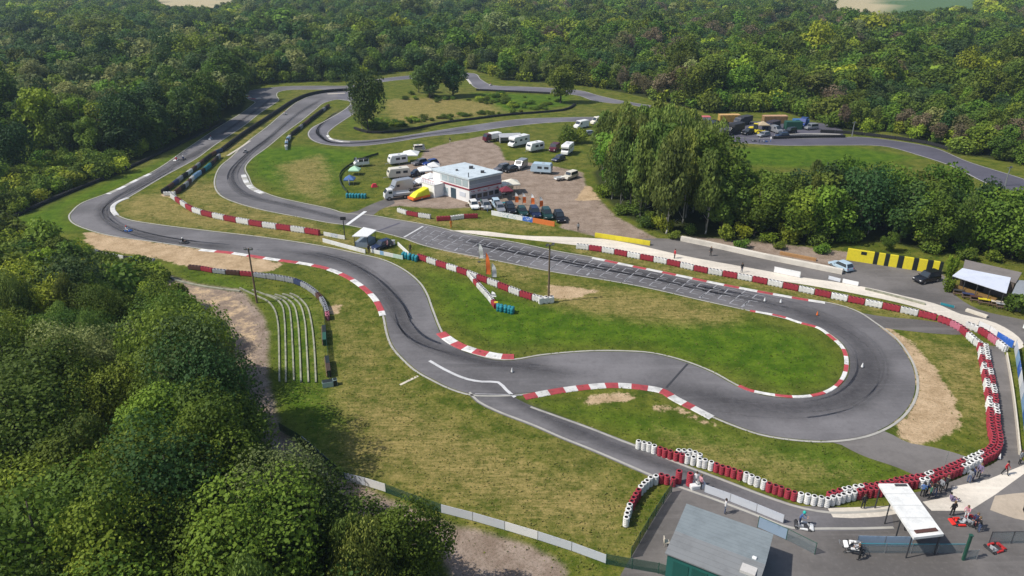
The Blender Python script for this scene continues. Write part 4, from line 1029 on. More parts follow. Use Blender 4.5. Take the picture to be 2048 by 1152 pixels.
fence('banner_fence', 'blue and white banner fence down the right side of the service road', [(2028,700),(2034,740),(2040,790),(2047,850),(2052,910)], 1.5, [BAN_GREY, MATC['l'], BAN_STRONG, BAN_WHITE], step=3.0)
wall('guard_rail', 'pale low rail along the service road at the right', [(2012,712),(2022,770),(2031,840),(2038,910)], .55, .14, CREAM)
fence('blue_banner', 'bright blue banner with white marks at the end of the hairpin wall', [(1992,678),(2024,697)], 1.15, BAN_STRONG, cat='banner', step=5)
fence('white_banner_wall', 'row of white boards left of the bright blue banner', [(1955,656),(1975,664),(1992,677)], 1.1, WHITE, cat='banner', step=2)
fence('white_sign_board', 'white advertising board behind the long barrier, the largest one', [(1547,545),(1600,556)], 1.1, BAN_WHITE, cat='sign', step=5.6)
fence('white_sign_board', 'small pale board behind the barrier near the striped hoarding', [(1656,559),(1680,565)], .7, BAN_GREY, cat='sign', step=5)
fence('white_sign_board', 'low white board right of the small pale board', [(1684,566),(1716,573)], .8, BAN_WHITE, cat='sign', step=5)
fence('teal_board', 'low teal board behind the barrier near the bar', [(1880,610),(1908,617)], .45, TEAL, cat='sign', step=5)
def board_run(name, label, cat, pts, h, mats, group=None, t=.12, depth=.0):
    """straight hoarding in coloured boards: each board a part"""
    a, b = W(pts); tot = sum(w for w, _ in mats); d = (b - a); c = a
    th = thing(name, label, cat, (c.x, c.y, 0), math.atan2(d.y, d.x), group); x = 0; L = d.length
    for w, m in mats:
        l = L * w / tot; MB().box((x + l / 2, 0, h / 2), (l - .02, t, h)).obj('board', m, th); x += l
    MB().box((L / 2, t * .5 + .06, h * .8), (L, .1, .08)).box((L / 2, t * .5 + .06, h * .2), (L, .1, .08)).obj('frame', WOOD, th)
    return th
BOARDK = paint('black_board', (.015, .022, .02), .5); BOARDO = paint('orange_board', (.72, .20, .05), .5)
hd = board_run('striped_hoarding', 'tall yellow and black panelled hoarding at the foot of the grove', 'hoarding', [(1692,519),(1882,548)], 2.1,
          [(245, YELLOW), (40, BOARDK), (60, YELLOW), (40, BOARDK), (75, YELLOW), (50, BOARDK), (85, YELLOW), (45, BOARDK), (75, YELLOW), (50, BOARDK), (55, YELLOW), (30, BOARDK)], t=.5)
MB().box((2.6, -.27, 1.7), (.9, .04, .55)).obj('hatch', BOARDK, hd)
board_run('advertising_boards', 'white, blue and orange boards in front of the parked cars', 'banner', [(983,430),(1109,453)], 1.0, [(45, BAN_WHITE), (18, BAN_WHITE), (20, BAN_STRONG), (42, BOARDO)])
board_run('yellow_barrier', 'low yellow barrier beside the car park exit', 'barrier', [(1190,474),(1300,491)], .85, [(10, YELLOW)] * 8, t=.4)
board_run('white_boards', 'long low white boards on the near side of the marshal enclosure', 'banner', [(646,484),(731,507)], .75, [(10, WHITE)] * 5)
board_run('white_boards', 'white and pale green boards running to the teal barrels', 'banner', [(742,505),(806,519)], .7, [(10, WHITE), (4, MATC['l']), (10, WHITE), (10, paint('pale_mint', (.55, .70, .62)))])
board_run('white_boards', 'white boards on the far side of the marshal enclosure', 'banner', [(648,471),(690,479)], .75, [(10, WHITE), (10, BAN_GREY), (10, WHITE)])
board_run('white_boards', 'short slanting white boards at the right tip of the marshal enclosure', 'banner', [(796,491),(818,512)], .7, [(10, WHITE), (10, WHITE)])
board_run('white_boards', 'two white boards outside the left turn behind the sand', 'banner', [(207,512),(248,520)], .8, [(10, WHITE), (8, WHITE)])
board_run('low_hoarding', 'dark green panel on the right side of the terrace, upper of two', 'panel', [(650,692),(649,662)], 1.0, [(10, GREEN), (10, BOARDK)], t=.5)
board_run('low_hoarding', 'dark brown panel on the right side of the terrace, lower of two', 'panel', [(659,755),(655,724)], 1.0, [(10, paint('dark_brown', (.05, .03, .02))), (10, BOARDK)], t=.5)
q = P(656, 772); tag(MB().box((0, 0, .35), (1.3, .8, .7)).box((.9, .1, .4), (.5, .7, .8), mi=1).box((0, 0, .72), (1.35, .85, .06), mi=1).obj('storage_box', [paint('pale_teal', (.45, .58, .56)), BOARDK], None, (q.x, q.y, 0), .3, .03), 'pale box with a black end at the lower end of the terrace', 'box')
# terrace steps: curved concrete rows in the bank
CONR = paint('weathered_concrete', (.34, .34, .25), .9, .6, 1.1)
rows = [[(480,577),(516,594),(535,603),(549,620),(556,648),(558,690),(559,764)],
        [(505,581),(530,590),(553,600),(564,612),(569,640),(571,690),(572,766)],
        [(532,590),(552,595),(565,601),(577,614),(582,642),(585,690),(588,762)],
        [(550,590),(565,594),(576,600),(588,612),(595,640),(599,690),(602,766)],
        [(565,589),(578,592),(588,598),(600,610),(609,640),(613,690),(617,766)],
        [(580,588),(592,592),(602,600),(614,614),(622,642),(628,690),(632,766)]]
for k, r_ in enumerate(rows):
    wall('terrace_step', f"long curved concrete step of the grass terrace, {['first', 'second', 'third', 'fourth', 'fifth', 'sixth'][k]} from the dirt path", r_, .20, .20, CONR, 'step', 1.0, group='steps of the spectator terrace')
wall('path_kerb', 'pale concrete edging between the green bank and the dirt path', [(330,549),(352,562),(400,573),(440,579),(480,584)], .25, .35, CONR, 'kerbstone')

# ------------------------------------------------------------------ poles and lamps
def lamp_post(u, v, h, label, heads=2, mat=WOOD, rz=0):
    q = P(u, v); t = thing('lamp_post', label, 'lamp post', (q.x, q.y, 0), rz)
    MB().tube((0, 0, -.2), (0, 0, h), .17, .11, 10).obj('pole', mat, t)
    MB().box((0, 0, h - .25), (1.3, .1, .1)).obj('crossbar', STEEL, t)
    for k in range(heads):
        x = (k - (heads - 1) / 2) * .9; fl = MB().box((x, -.15, h), (.42, .22, .34), rx=.6).obj('floodlight', DARK, t)
        MB().box((x, -.285, h - .03), (.36, .02, .28), rx=.6).obj('lens', GREY, fl)
    return t
lamp_post(514, 606, 9.0, 'tall wooden floodlight pole at the top of the terrace')
lamp_post(1097, 605, 9.6, 'tall wooden floodlight pole at the end of the infield tyre chain', rz=.4)
lamp_post(1704, 272, 4.2, 'thin pale lamp post beside the upper track', 1, STEEL)
lamp_post(2010, 372, 4.6, 'thin pale lamp post at the right end of the upper track', 1, STEEL)
q = P(1881, 957); tag(MB().tube((0, 0, -.1), (0, 0, 3.4), .045, .03, 8).lathe((0, 0, 0), [(.14, 0), (.12, .1), (.05, .12)], 10).obj('thin_pole', STEEL, None, (q.x, q.y, 0)), 'thin grey pole standing on the run-off road behind the tyre row', 'pole')
q = P(690, 478); t = thing('signal_post', 'start signal post with a black box on top at the marshal enclosure', 'signal', (q.x, q.y, 0))
MB().tube((0, 0, -.1), (0, 0, 4.2), .09, n=8).obj('pole', DARK, t); sb = MB().box((0, 0, 4.1), (1.0, .3, .55)).obj('signal_box', BLACK, t, bevel=.03)
for k in range(3): MB().tube(((k - 1) * .3, -.15, 4.1), ((k - 1) * .3, -.19, 4.1), .1, n=10).obj('lamp', DARK, sb)
q = P(1926, 1120); t = thing('green_post', 'green square post in the wire fence under the red kart', 'post', (q.x, q.y, 0))
MB().box((0, 0, 1.4), (.22, .22, 2.8)).obj('pole', GREEN, t, bevel=.02); MB().box((0, 0, 2.83), (.3, .3, .06)).obj('cap', GREEN, t)
def flag(u, v, h, cols, label, w=.75, group=None):
    q = P(u, v); t = thing('feather_flag', label, 'flag', (q.x, q.y, 0), random.uniform(-.3, .3), group)
    MB().tube((0, 0, 0), (0, 0, h), .03, .015, 6).obj('pole', STEEL, t); MB().lathe((0, 0, 0), [(.3, 0), (.3, .06), (.05, .1)], 10).obj('base', DARK, t)
    mb = MB(); nseg = 10; pr = []
    for k in range(nseg + 1):
        z = .7 + (h - .7) * k / nseg; ww = w * (1 - (k / nseg) ** 4) * .98 + .03; y = .05 * math.sin(k * .9)
        pr.append((z, ww, y))
    for k, (a, b) in enumerate(zip(pr, pr[1:])):
        mb.hexa([(.03, a[2] - .008, a[0]), (a[1], a[2] - .008, a[0]), (a[1], a[2] + .008, a[0]), (.03, a[2] + .008, a[0]), (.03, b[2] - .008, b[0]), (b[1], b[2] - .008, b[0]), (b[1], b[2] + .008, b[0]), (.03, b[2] + .008, b[0])], 0 if k < nseg * .55 else 1)
    mb.obj('banner_cloth', cols, t)
OW = [ORANGE, WHITE]
for k, (u, v) in enumerate(((1030, 411), (1045, 412), (1062, 414), (1079, 420))):
    flag(u, v, 3.0, OW, 'orange and white feather flag behind the parked car row', group='orange and white flags behind the parked cars')
flag(972, 556, 4.6, [ORANGE, ORANGE], 'orange feather flag on the infield tyre chain'); flag(958, 524, 3.6, [WHITE, WHITE], 'white feather flag nearest the start straight'); flag(984, 562, 3.2, [WHITE, WHITE], 'white feather flag right of the orange one')
flag(983, 601, 1.6, [WHITE, WHITE], 'small white flag beside the short infield row')

# ------------------------------------------------------------------ people
PC = {}
def skinned(verts, edges, rads, root):
    bm = bmesh.new(); lay = bm.verts.layers.skin.verify(); V = []
    for p, r in zip(verts, rads):
        v = bm.verts.new(p); v[lay].radius = (r, r) if not isinstance(r, tuple) else r; V.append(v)
    V[root][lay].use_root = True
    for a, b in edges: bm.edges.new((V[a], V[b]))
    me = bpy.data.meshes.new('tmp'); bm.to_mesh(me); bm.free()
    o = bpy.data.objects.new('tmp', me); col.objects.link(o)
    o.modifiers.new('s', 'SKIN').use_smooth_shade = True; sd_ = o.modifiers.new('d', 'SUBSURF'); sd_.levels = 1; sd_.render_levels = 1
    dg = bpy.context.evaluated_depsgraph_get(); dg.update()
    out = bpy.data.meshes.new_from_object(o.evaluated_get(dg)); bpy.data.objects.remove(o); return out
def body_shape(pose):
    if pose in PC: return PC[pose]
    lean = {'lean': .35, 'walk': .06}.get(pose, 0); sit = pose == 'sit'
    dz = -.72 if sit else 0
    def tor(h, x=0): return (x + math.sin(lean) * h - (.10 * h / .6 if sit else 0), 0, .95 + dz + math.cos(lean) * h)
    V = [tor(0), tor(.2), tor(.43), tor(.57), tor(.66, .01), tor(.76, .02)]; Rr = [(.15, .12), (.14, .11), (.17, .12), .055, .092, .085]
    E = [(0, 1), (1, 2), (2, 3), (3, 4), (4, 5)]
    def add(p, r, par): V.append(p); Rr.append(r); E.append((par, len(V) - 1)); return len(V) - 1
    nose = add((V[4][0] + .115, 0, V[4][2] - .01), .016, 4)
    hands = []; c = V[2]
    for s in (1, -1):
        sh = add((c[0], s * .19, c[2] + .03), .062, 2)
        if sit or pose == 'lean': el = (c[0] + .16, s * .24, c[2] - .22); wr = (c[0] + .40, s * .14, c[2] - .20)
        elif pose == 'walk': el = (c[0] + s * .10, s * .26, c[2] - .26); wr = (c[0] + s * .10 + .16, s * .25, c[2] - .47)
        elif pose == 'point' and s > 0: el = (c[0] + .22, s * .27, c[2] - .05); wr = (c[0] + .45, s * .3, c[2] + .05)
        else: el = (c[0] - .02, s * .27, c[2] - .27); wr = (c[0] + .09, s * .25, c[2] - .50)
        e = add(el, .046, sh); w = add(wr, .03, e); d = (Vector(wr) - Vector(el)).normalized(); h = add(tuple(Vector(wr) + d * .08), (.042, .022), w)
        hands.append((Vector(wr), d, s, h))
    k2 = []
    for s in (1, -1):
        hp = add((V[0][0] + .0, s * .10, V[0][2] - .06), .092, 0)
        if sit: kn = add((V[0][0] + .42, s * .17, V[0][2] + .16), .068, hp); an = add((V[0][0] + .80, s * .16, V[0][2] - .10), .045, kn); to = add((V[0][0] + .90, s * .16, V[0][2] + .02), .04, an)
        else:
            st = {'walk': .26}.get(pose, .03) * s
            kn = add((st * .6 + .03, s * .11, .50), .066, hp); an = add((st, s * .12, .09), .045, kn); to = add((st + .17, s * .13, .045), .042, an)
    for (wr, d, s, h) in hands:        # palm, four unequal fingers and a thumb
        up = Vector((0, 0, 1)) if abs(d.z) < .7 else Vector((1, 0, 0)); side = d.cross(up).normalized(); pn = side.cross(d)
        pl = wr + d * .09
        for k, L in enumerate((.060, .072, .068, .052)):
            a = pl + side * (k - 1.5) * .02; f1 = add(tuple(a + d * L * .55), .009, h); add(tuple(a + d * L * .85 - pn * s * .02), .008, f1)
        th_ = add(tuple(wr + d * .05 + side * .05), .010, h); add(tuple(wr + d * .09 + side * .062), .009, th_)
    me = skinned(V, E, Rr, 0); PC[pose] = (me, V, hands); return PC[pose]
def person(u, v, pose, top, legs, label, rz=None, hair=(.05, .03, .02), group=None, helmet=None, loc=None, cat='person'):
    src, V, hands = body_shape(pose)
    me = src.copy(); me.name = 'person'
    for m in (SKIN, top, legs, BLACK): me.materials.append(m)
    hz = V[3][2] - .02; hipz = V[0][2]
    H = [w + d * .09 for w, d, s, h in hands]; mi = []
    for p in me.polygons:
        c = p.center
        if c.z > hz: k = 0
        elif min((c - h).length for h in H) < .105: k = 0
        elif pose == 'sit': k = 2 if (c.z < hipz + .05 or c.x > V[0][0] + .16 and c.z < hipz + .28) else 1
        elif c.z < .10: k = 3
        elif c.z < hipz - .0: k = 2 if min((c - h).length for h in H) > .16 else 1
        else: k = 1
        if pose == 'sit' and c.x > V[0][0] + .76: k = 3
        mi.append(k)
    me.polygons.foreach_set('material_index', mi)
    q = loc or P(u, v, .0)
    o = link('person', me, None, (q[0], q[1], q[2] if loc else .03), rz if rz is not None else random.uniform(0, 6.28)); tag(o, label, cat, group)
    hd = V[4]
    if helmet:
        mb = MB(); mb.lathe((hd[0] + .01, 0, hd[2] - .12), [(.09, 0), (.135, .05), (.15, .14), (.135, .22), (.08, .29), (.02, .31)], 12); hm = mb.obj('helmet', helmet, o, smooth=True)
        MB().box((hd[0] + .13, 0, hd[2] + .03), (.06, .17, .07)).obj('visor', GLASS, hm, bevel=.01)
    else:
        mb = MB(); mb.lathe((hd[0] - .02, 0, hd[2] - .0), [(.108, -.02), (.115, .05), (.10, .12), (.06, .17), (.02, .185)], 10); mb.obj('hair', paint('hair%d' % int(hair[0] * 100), hair, .8), o, smooth=True)
    e = MB()
    for s in (1, -1): e.box((hd[0] + .088, s * .033, hd[2] + .015), (.012, .022, .012))
    e.box((hd[0] + .086, 0, hd[2] - .055), (.012, .05, .01)); e.obj('eyes_and_mouth', DARK, o)
    return o
CL = {k: paint('cloth_' + k, c, .85, .12) for k, c in dict(navy=(.03, .04, .10), black=(.02, .02, .022), blue=(.08, .16, .36), grey=(.25, .26, .28), white=(.72, .72, .72), red=(.50, .04, .05), violet=(.22, .17, .30), green=(.05, .14, .10), denim=(.08, .11, .20), beige=(.50, .44, .34), pink=(.62, .30, .34), teal=(.03, .36, .32), orange=(.75, .22, .03)).items()}
ppl = [(1843,994,'stand','blue','black','person in a blue top at the tyre row just right of the white canopy'),
 (1851,990,'lean','navy','black','person in navy leaning on the tyre row right of the white canopy'),
 (1858,998,'stand','green','black','person in a dark green top standing near the tyre row'),
 (1868,992,'stand','black','denim','person all in dark clothes watching over the tyre row'),
 (1879,985,'stand','grey','black','person in a grey top watching over the tyre row'),
 (1889,981,'lean','black','black','person in black leaning over the red tyre stacks'),
 (1936,966,'stand','grey','denim','person in grey with jeans beside the white tyre stacks'),
 (1944,962,'stand','navy','navy','person dressed in navy beside the white tyre stacks'),
 (1956,955,'stand','violet','black','person in a dull violet top near the red tyre stacks'),
 (2008,950,'walk','red','black','person in a red top and black trousers walking on the pale concrete'),
 (2038,928,'stand','grey','black','person in a pale grey top near the right edge of the picture'),
 (1901,1002,'sit','violet','violet','person in violet sitting at the edge of the pale concrete'),
 (1903,1032,'stand','black','black','person in black standing above the red kart'),
 (1931,1038,'lean','pink','white','mechanic in a pink and white suit bending over the red kart'),
 (1948,1056,'stand','navy','black','person in navy standing right of the red kart'),
 (1957,1063,'lean','black','denim','person in black bending down at the far right of the red kart'),
 (2046,1024,'stand','red','black','person in red at the right edge beside the tan patch'),
 (1725,1018,'stand','black','black','person in black standing at the tyre row left of the white canopy'),
 (1808,1060,'stand','navy','black','person in navy standing in the shade left of the white canopy'),
 (1449,1027,'stand','white','denim','person in a white top between the banner fence and the shed'),
 (1400,978,'stand','pink','black','person in a pale pink top at the head of the banner fence'),
 (1391,972,'stand','white','grey','person in white at the head of the banner fence'),
 (1718,1120,'lean','black','black','person in black bending over the white kart trolley'),
 (1349,517,'stand','red','black','person in a red top standing behind the long barrier'),
 (1421,512,'stand','black','black','person in black standing on the paddock road'),
 (1483,545,'stand','black','denim','person in dark clothes standing close behind the long barrier'),
 (1156,463,'stand','grey','black','person in grey at the corner of the gravel car park'),
 (900,287,'walk','black','beige','person in black at the upper edge of the gravel car park'),
 (902,456,'stand','orange','orange','marshal in orange standing on the verge of the start straight'),
 (44,480,'stand','white','grey','person in white among the shrubs at the left edge of the picture'),
 (699,372,'stand','white','blue','person in white and blue on the camping lawn'),
 (776,497,'stand','pink','black','marshal in a pink top inside the marshal enclosure'),
 (821,506,'stand','black','black','marshal in black at the right tip of the marshal enclosure'),
 (738,507,'stand','black','black','marshal in black at the gap in the white boards'),
 (1541,284,'stand','white','blue','person in white among the karts on the upper track'),
 (1518,286,'stand','grey','navy','person in grey among the karts on the upper track'),
 (975,425,'stand','white','denim','person in a white top in front of the clubhouse'),
 (962,412,'stand','green','black','person in a green top by the clubhouse wall'),
 (1345,620,'stand','white','black','')]
for (u, v, pose, a, b, lab) in ppl:
    if lab: person(u, v, pose, CL[a], CL[b], lab, hair=random.choice([(.05, .03, .02), (.16, .10, .05), (.02, .02, .02)]))
person(1598, 1050, 'lean', CL['blue'], CL['navy'], 'mechanic with a turquoise cap behind the white kart near the shed', rz=-.6, helmet=paint('turquoise_cap', (.02, .50, .42), .5))

# ------------------------------------------------------------------ karts
def wheel(parent, x, y, r, w, rim=STEEL, name='wheel', axis='Y'):
    wo_ = MB().lathe((0, 0, 0), [(r * .7, -w / 2), (r, -w * .42), (r, w * .42), (r * .7, w / 2)], 14, axis='Y').obj(name, BLACK, parent, (x, y, r), smooth=False)
    MB().lathe((0, 0, 0), [(r * .5, -w * .53), (r * .58, -w * .5), (r * .58, w * .5), (r * .5, w * .53)], 10, axis='Y').obj('rim', rim, wo_)
    return wo_
def kart(u, v, ang, colr, label, driver=None, suit='black', group=None, z=.04, trolley=False):
    q = P(u, v); t = thing('go_kart', label, 'go-kart', (q.x, q.y, z + (.62 if trolley else 0)), ang, group)
    fm = MB(); fm.box((0, 0, .06), (1.25, .62, .03))
    for s in (1, -1): fm.tube((-.75, s * .33, .09), (.6, s * .30, .09), .018).tube((.6, s * .30, .09), (.62, s * .5, .10), .018)
    fm.tube((-.75, -.6, .13), (-.75, .6, .13), .02); fm.obj('chassis', DARK, t)
    MB().prism([(.55, .06), (.95, .05), (1.02, .12), (.92, .2), (.6, .26)], -.48, .48).obj('nose_fairing', colr, t, bevel=.03)
    MB().box((.42, 0, .36), (.06, .28, .26), ry=-.5).obj('front_panel', colr, t, bevel=.02)
    for s in (1, -1): MB().box((0, s * .53, .15), (.85, .22, .18), taper=.85).obj('side_pod', colr, t, bevel=.03)
    MB().tube((-.95, -.55, .17), (-.95, .55, .17), .035).tube((-.95, -.3, .17), (-.75, -.3, .12), .02).tube((-.95, .3, .17), (-.75, .3, .12), .02).obj('rear_bumper', DARK, t)
    MB().prism([(-.55, .08), (-.05, .08), (0, .16), (-.35, .16), (-.5, .52), (-.6, .52)], -.2, .2).obj('seat', GREY, t, bevel=.02)
    sw = MB(); n = 12
    for k in range(n):
        a, b = 2 * math.pi * k / n, 2 * math.pi * (k + 1) / n
        sw.tube((.12 + .07 * math.sin(a), .15 * math.cos(a), .5 + .12 * math.sin(a)), (.12 + .07 * math.sin(b), .15 * math.cos(b), .5 + .12 * math.sin(b)), .014, n=5)
    sw.tube((.12, 0, .5), (.45, 0, .15), .012).obj('steering_wheel', BLACK, t)
    MB().box((-.42, -.42, .25), (.34, .26, .26)).tube((-.5, -.5, .3), (-.9, -.45, .3), .05).obj('engine', STEEL, t, bevel=.01)
    wheel(t, .58, .56, .13, .13); wheel(t, .58, -.56, .13, .13); wheel(t, -.75, .56, .14, .2); wheel(t, -.75, -.56, .14, .2)
    t.scale = (.88,) * 3
    if trolley:
        tq = thing('kart_trolley', 'steel kart trolley carrying the white kart near the bottom edge', 'trolley', (q.x, q.y, z), ang)
        fr = MB()
        for s in (1, -1):
            fr.tube((-.8, s * .3, .55), (.8, s * .3, .55), .02).tube((-.7, s * .3, .12), (.5, s * .3, .55), .02).tube((.7, s * .3, .12), (-.5, s * .3, .55), .02)
        for x in (-.8, .8): fr.tube((x, -.3, .55), (x, .3, .55), .02)
        fr.tube((.8, -.25, .55), (1.25, -.25, .9), .02).tube((.8, .25, .55), (1.25, .25, .9), .02).tube((1.25, -.25, .9), (1.25, .25, .9), .02)
        fr.obj('frame', STEEL, tq)
        for x in (-.7, .7):
            for s in (1, -1): wheel(tq, x, s * .32, .12, .06)
    if driver:
        ca, sa = math.cos(ang), math.sin(ang)
        person(0, 0, 'sit', CL[suit], CL[suit], driver, rz=ang, helmet=WHITE if suit != 'white' else REDP, loc=(q.x - .25 * ca, q.y - .25 * sa, z - .02), cat='driver')
    return t
def heading(a, b):
    p, q = P(*a), P(*b); return math.atan2(q.y - p.y, q.x - p.x)
kart(256, 462, heading((240,458),(280,468)), BLUE, 'blue kart leaving the left turn', 'driver in white driving the kart out of the left turn', 'white')
kart(369, 486, heading((340,480),(400,490)), DARK, 'dark kart at the edge of the sand after the left turn', 'driver in black with a white helmet after the left turn', 'black')
kart(352, 321, heading((380,305),(330,335)), WHITE, 'white kart in the pair on the left straight', 'driver in red in the pair on the left straight', 'red')
kart(366, 320, heading((380,305),(330,335)), DARK, 'dark kart in the pair on the left straight', 'driver in navy in the pair on the left straight', 'navy')
kart(421, 279, heading((440,265),(400,290)), WHITE, 'white kart alone high on the left straight', 'driver in white high on the left straight', 'white')
kart(492, 305, heading((490,305),(530,270)), DARK, 'dark kart on the inner straight after the bend', 'driver in black on the inner straight', 'black')
kart(571, 229, heading((571,229),(610,205)), WHITE, 'white kart high on the inner straight', 'driver in white high on the inner straight', 'white')
kart(981, 171, heading((981,170),(940,152)), WHITE, 'white kart on the far track', 'driver in white on the far track', 'white')
kart(1607, 1054, heading((1580,1050),(1640,1062)), WHITE, 'white kart parked beside the shed fence')
kart(1918, 1046, heading((1918,1046),(1880,1046)), paint('bright_red', (.72, .03, .02)), 'bright red kart right of the white canopy')
kart(1941, 1043, .6, REDP, 'dull red kart beside the bright red one')
kart(1705, 1104, 2.9, WHITE, 'white kart raised on a trolley near the bottom edge', trolley=True)
kart(1530, 284, .4, BLUE, 'blue kart standing among people on the upper track', group=None); kart(1508, 283, .1, DARK, 'dark kart standing among people on the upper track')
kart(1990, 1098, .3, REDP, 'red kart just below the dark wire cage')
# cones
def cone_mesh(m): return MB().box((0, 0, .02), (.36, .36, .04), mi=1).lathe((0, 0, .04), [(.14, 0), (.03, .5)], 10, 0).mesh('marker_cone', [m, DARK])
CW, CO = cone_mesh(WHITE), cone_mesh(ORANGE)
for (u, v, m, lab) in ((1024,745,CW,'white cone on the track between the two striped kerbs'), (1724,735,CW,'white cone in the middle of the hairpin'), (1529,603,CW,'white cone at the end of the starting grid'), (1561,606,CW,'white cone right of the starting grid'), (1634,631,CO,'orange cone on the track before the hairpin'), (1998,918,CW,'white cone at the corner of the tyre row'), (2004,889,CW,'white cone on the service road')):
    q = P(u, v); o = link('marker_cone', m, None, (q.x, q.y, .06)); o.scale = (1.15,) * 3; tag(o, lab, 'cone')

# ------------------------------------------------------------------ vehicles
TINT = {'white': WHITE, 'black': paint('car_black', (.012, .012, .015), .25, .05, 2, 0, .6), 'silver': paint('car_silver', (.42, .43, .45), .3, .05, 2, .5), 'blue': paint('car_blue', (.02, .05, .22), .25, .05, 2, 0, .6), 'navy': paint('car_navy', (.015, .025, .07), .25, .05, 2, 0, .6), 'green': paint('car_green', (.015, .05, .045), .25, .05, 2, 0, .6), 'maroon': paint('car_maroon', (.10, .015, .03), .3, .05), 'grey': paint('car_grey', (.13, .13, .15), .3, .05), 'cream': paint('car_cream', (.70, .66, .56), .4, .06), 'lblue': paint('car_pale_blue', (.45, .58, .68), .4, .05), 'caravan': paint('caravan_white', (.80, .80, .79), .35, .05)}
LAMPR = paint('tail_lamp_red', (.35, .01, .01), .2); LAMPW = paint('head_lamp', (.7, .7, .68), .15)
def glassbox(t, b4, top4, zb, zt, names, out=.012):
    """windows on a cabin frustum: b4/top4 = (x0,x1,halfw)"""
    x0, x1, w0 = b4; X0, X1, w1 = top4
    def lp(a, b, f): return tuple(a[i] + (b[i] - a[i]) * f for i in range(3))
    def quad(a, b, c, d, nm, sh=(.06, .10, .9)):
        e, lo, hi = sh
        A, B = lp(a, d, lo), lp(b, c, lo); D, C_ = lp(a, d, hi), lp(b, c, hi)
        A2, B2 = lp(A, B, e), lp(B, A, e); D2, C2 = lp(D, C_, e), lp(C_, D, e)
        n = (Vector(b) - Vector(a)).cross(Vector(d) - Vector(a)).normalized() * out
        p = [tuple(Vector(z_) + n) for z_ in (A2, B2, C2, D2)]; pin = [tuple(Vector(z_) - n) for z_ in (A2, B2, C2, D2)]
        MB().hexa([pin[0], pin[1], p[1], p[0], pin[3], pin[2], p[2], p[3]]).obj(nm, GLASS, t)
    quad((x1, w0, zb), (x1, -w0, zb), (X1, -w1, zt), (X1, w1, zt), 'windscreen')
    quad((x0, -w0, zb), (x0, w0, zb), (X0, w1, zt), (X0, -w1, zt), 'rear_window')
    quad((x0, w0, zb), (x1, w0, zb), (X1, w1, zt), (X0, w1, zt), 'side_window'); quad((x1, -w0, zb), (x0, -w0, zb), (X0, -w1, zt), (X1, -w1, zt), 'side_window')
def place(a, b):
    p, q = P(*a), P(*b); m = (p + q) / 2; return m, math.atan2(p.y - q.y, p.x - q.x)
def car(front, back, c, label, kind='hatch', group=None, L=4.2, Wd=1.72, H=1.45):
    m, rz = place(front, back); t = thing({'hatch': 'parked_car', 'suv': 'parked_suv', 'jeep': 'off_road_car'}.get(kind, 'parked_car'), label, 'car', (m.x, m.y, .03), rz, group)
    if kind in ('suv', 'jeep'): H = 1.8; L = 4.4; Wd = 1.82
    hb = H * .56; h = L / 2
    prof = [(-h, .28), (-h + .08, hb * .92), (-h + .3, hb), (h * .42, hb), (h * .9, hb * .86), (h, hb * .55), (h - .03, .28)]
    if kind == 'jeep': prof = [(-h, .4), (-h, hb), (h * .35, hb), (h * .38, hb * .96), (h * .96, hb * .92), (h, .4)]
    body = MB().prism(prof, -Wd / 2, Wd / 2).obj('body', TINT[c], t, bevel=.06)
    x0, x1 = -h + .12, h * .42; X0, X1 = -h + (.5 if kind == 'hatch' else .22), h * .12; w0, w1 = Wd / 2 - .04, Wd / 2 - .2
    if kind == 'jeep': X1 = h * .28; w1 = Wd / 2 - .12
    MB().hexa([(x0, -w0, hb - .02), (x1, -w0, hb - .02), (x1, w0, hb - .02), (x0, w0, hb - .02), (X0, -w1, H), (X1, -w1, H), (X1, w1, H), (X0, w1, H)]).obj('roof', TINT[c], t, bevel=.04)
    glassbox(t, (x0, x1, w0), (X0, X1, w1), hb, H, None, .014)
    for s in (1, -1):
        MB().box((h - .06, s * Wd * .36, hb * .68), (.12, .3, .14)).obj('headlight', LAMPW, t, bevel=.02); MB().box((-h + .04, s * Wd * .4, hb * .8), (.1, .22, .2)).obj('tail_light', LAMPR, t, bevel=.02)
        MB().box((h * .36, s * (Wd / 2 + .08), hb + .08), (.1, .18, .12)).obj('mirror', TINT[c], t)
        for x in (h * .62, -h * .62): wheel(t, x, s * (Wd / 2 - .09), .34 if kind != 'hatch' else .31, .2)
    MB().box((0, 0, .3), (L * .86, Wd * .86, .2)).obj('underbody', DARK, t)
    return t
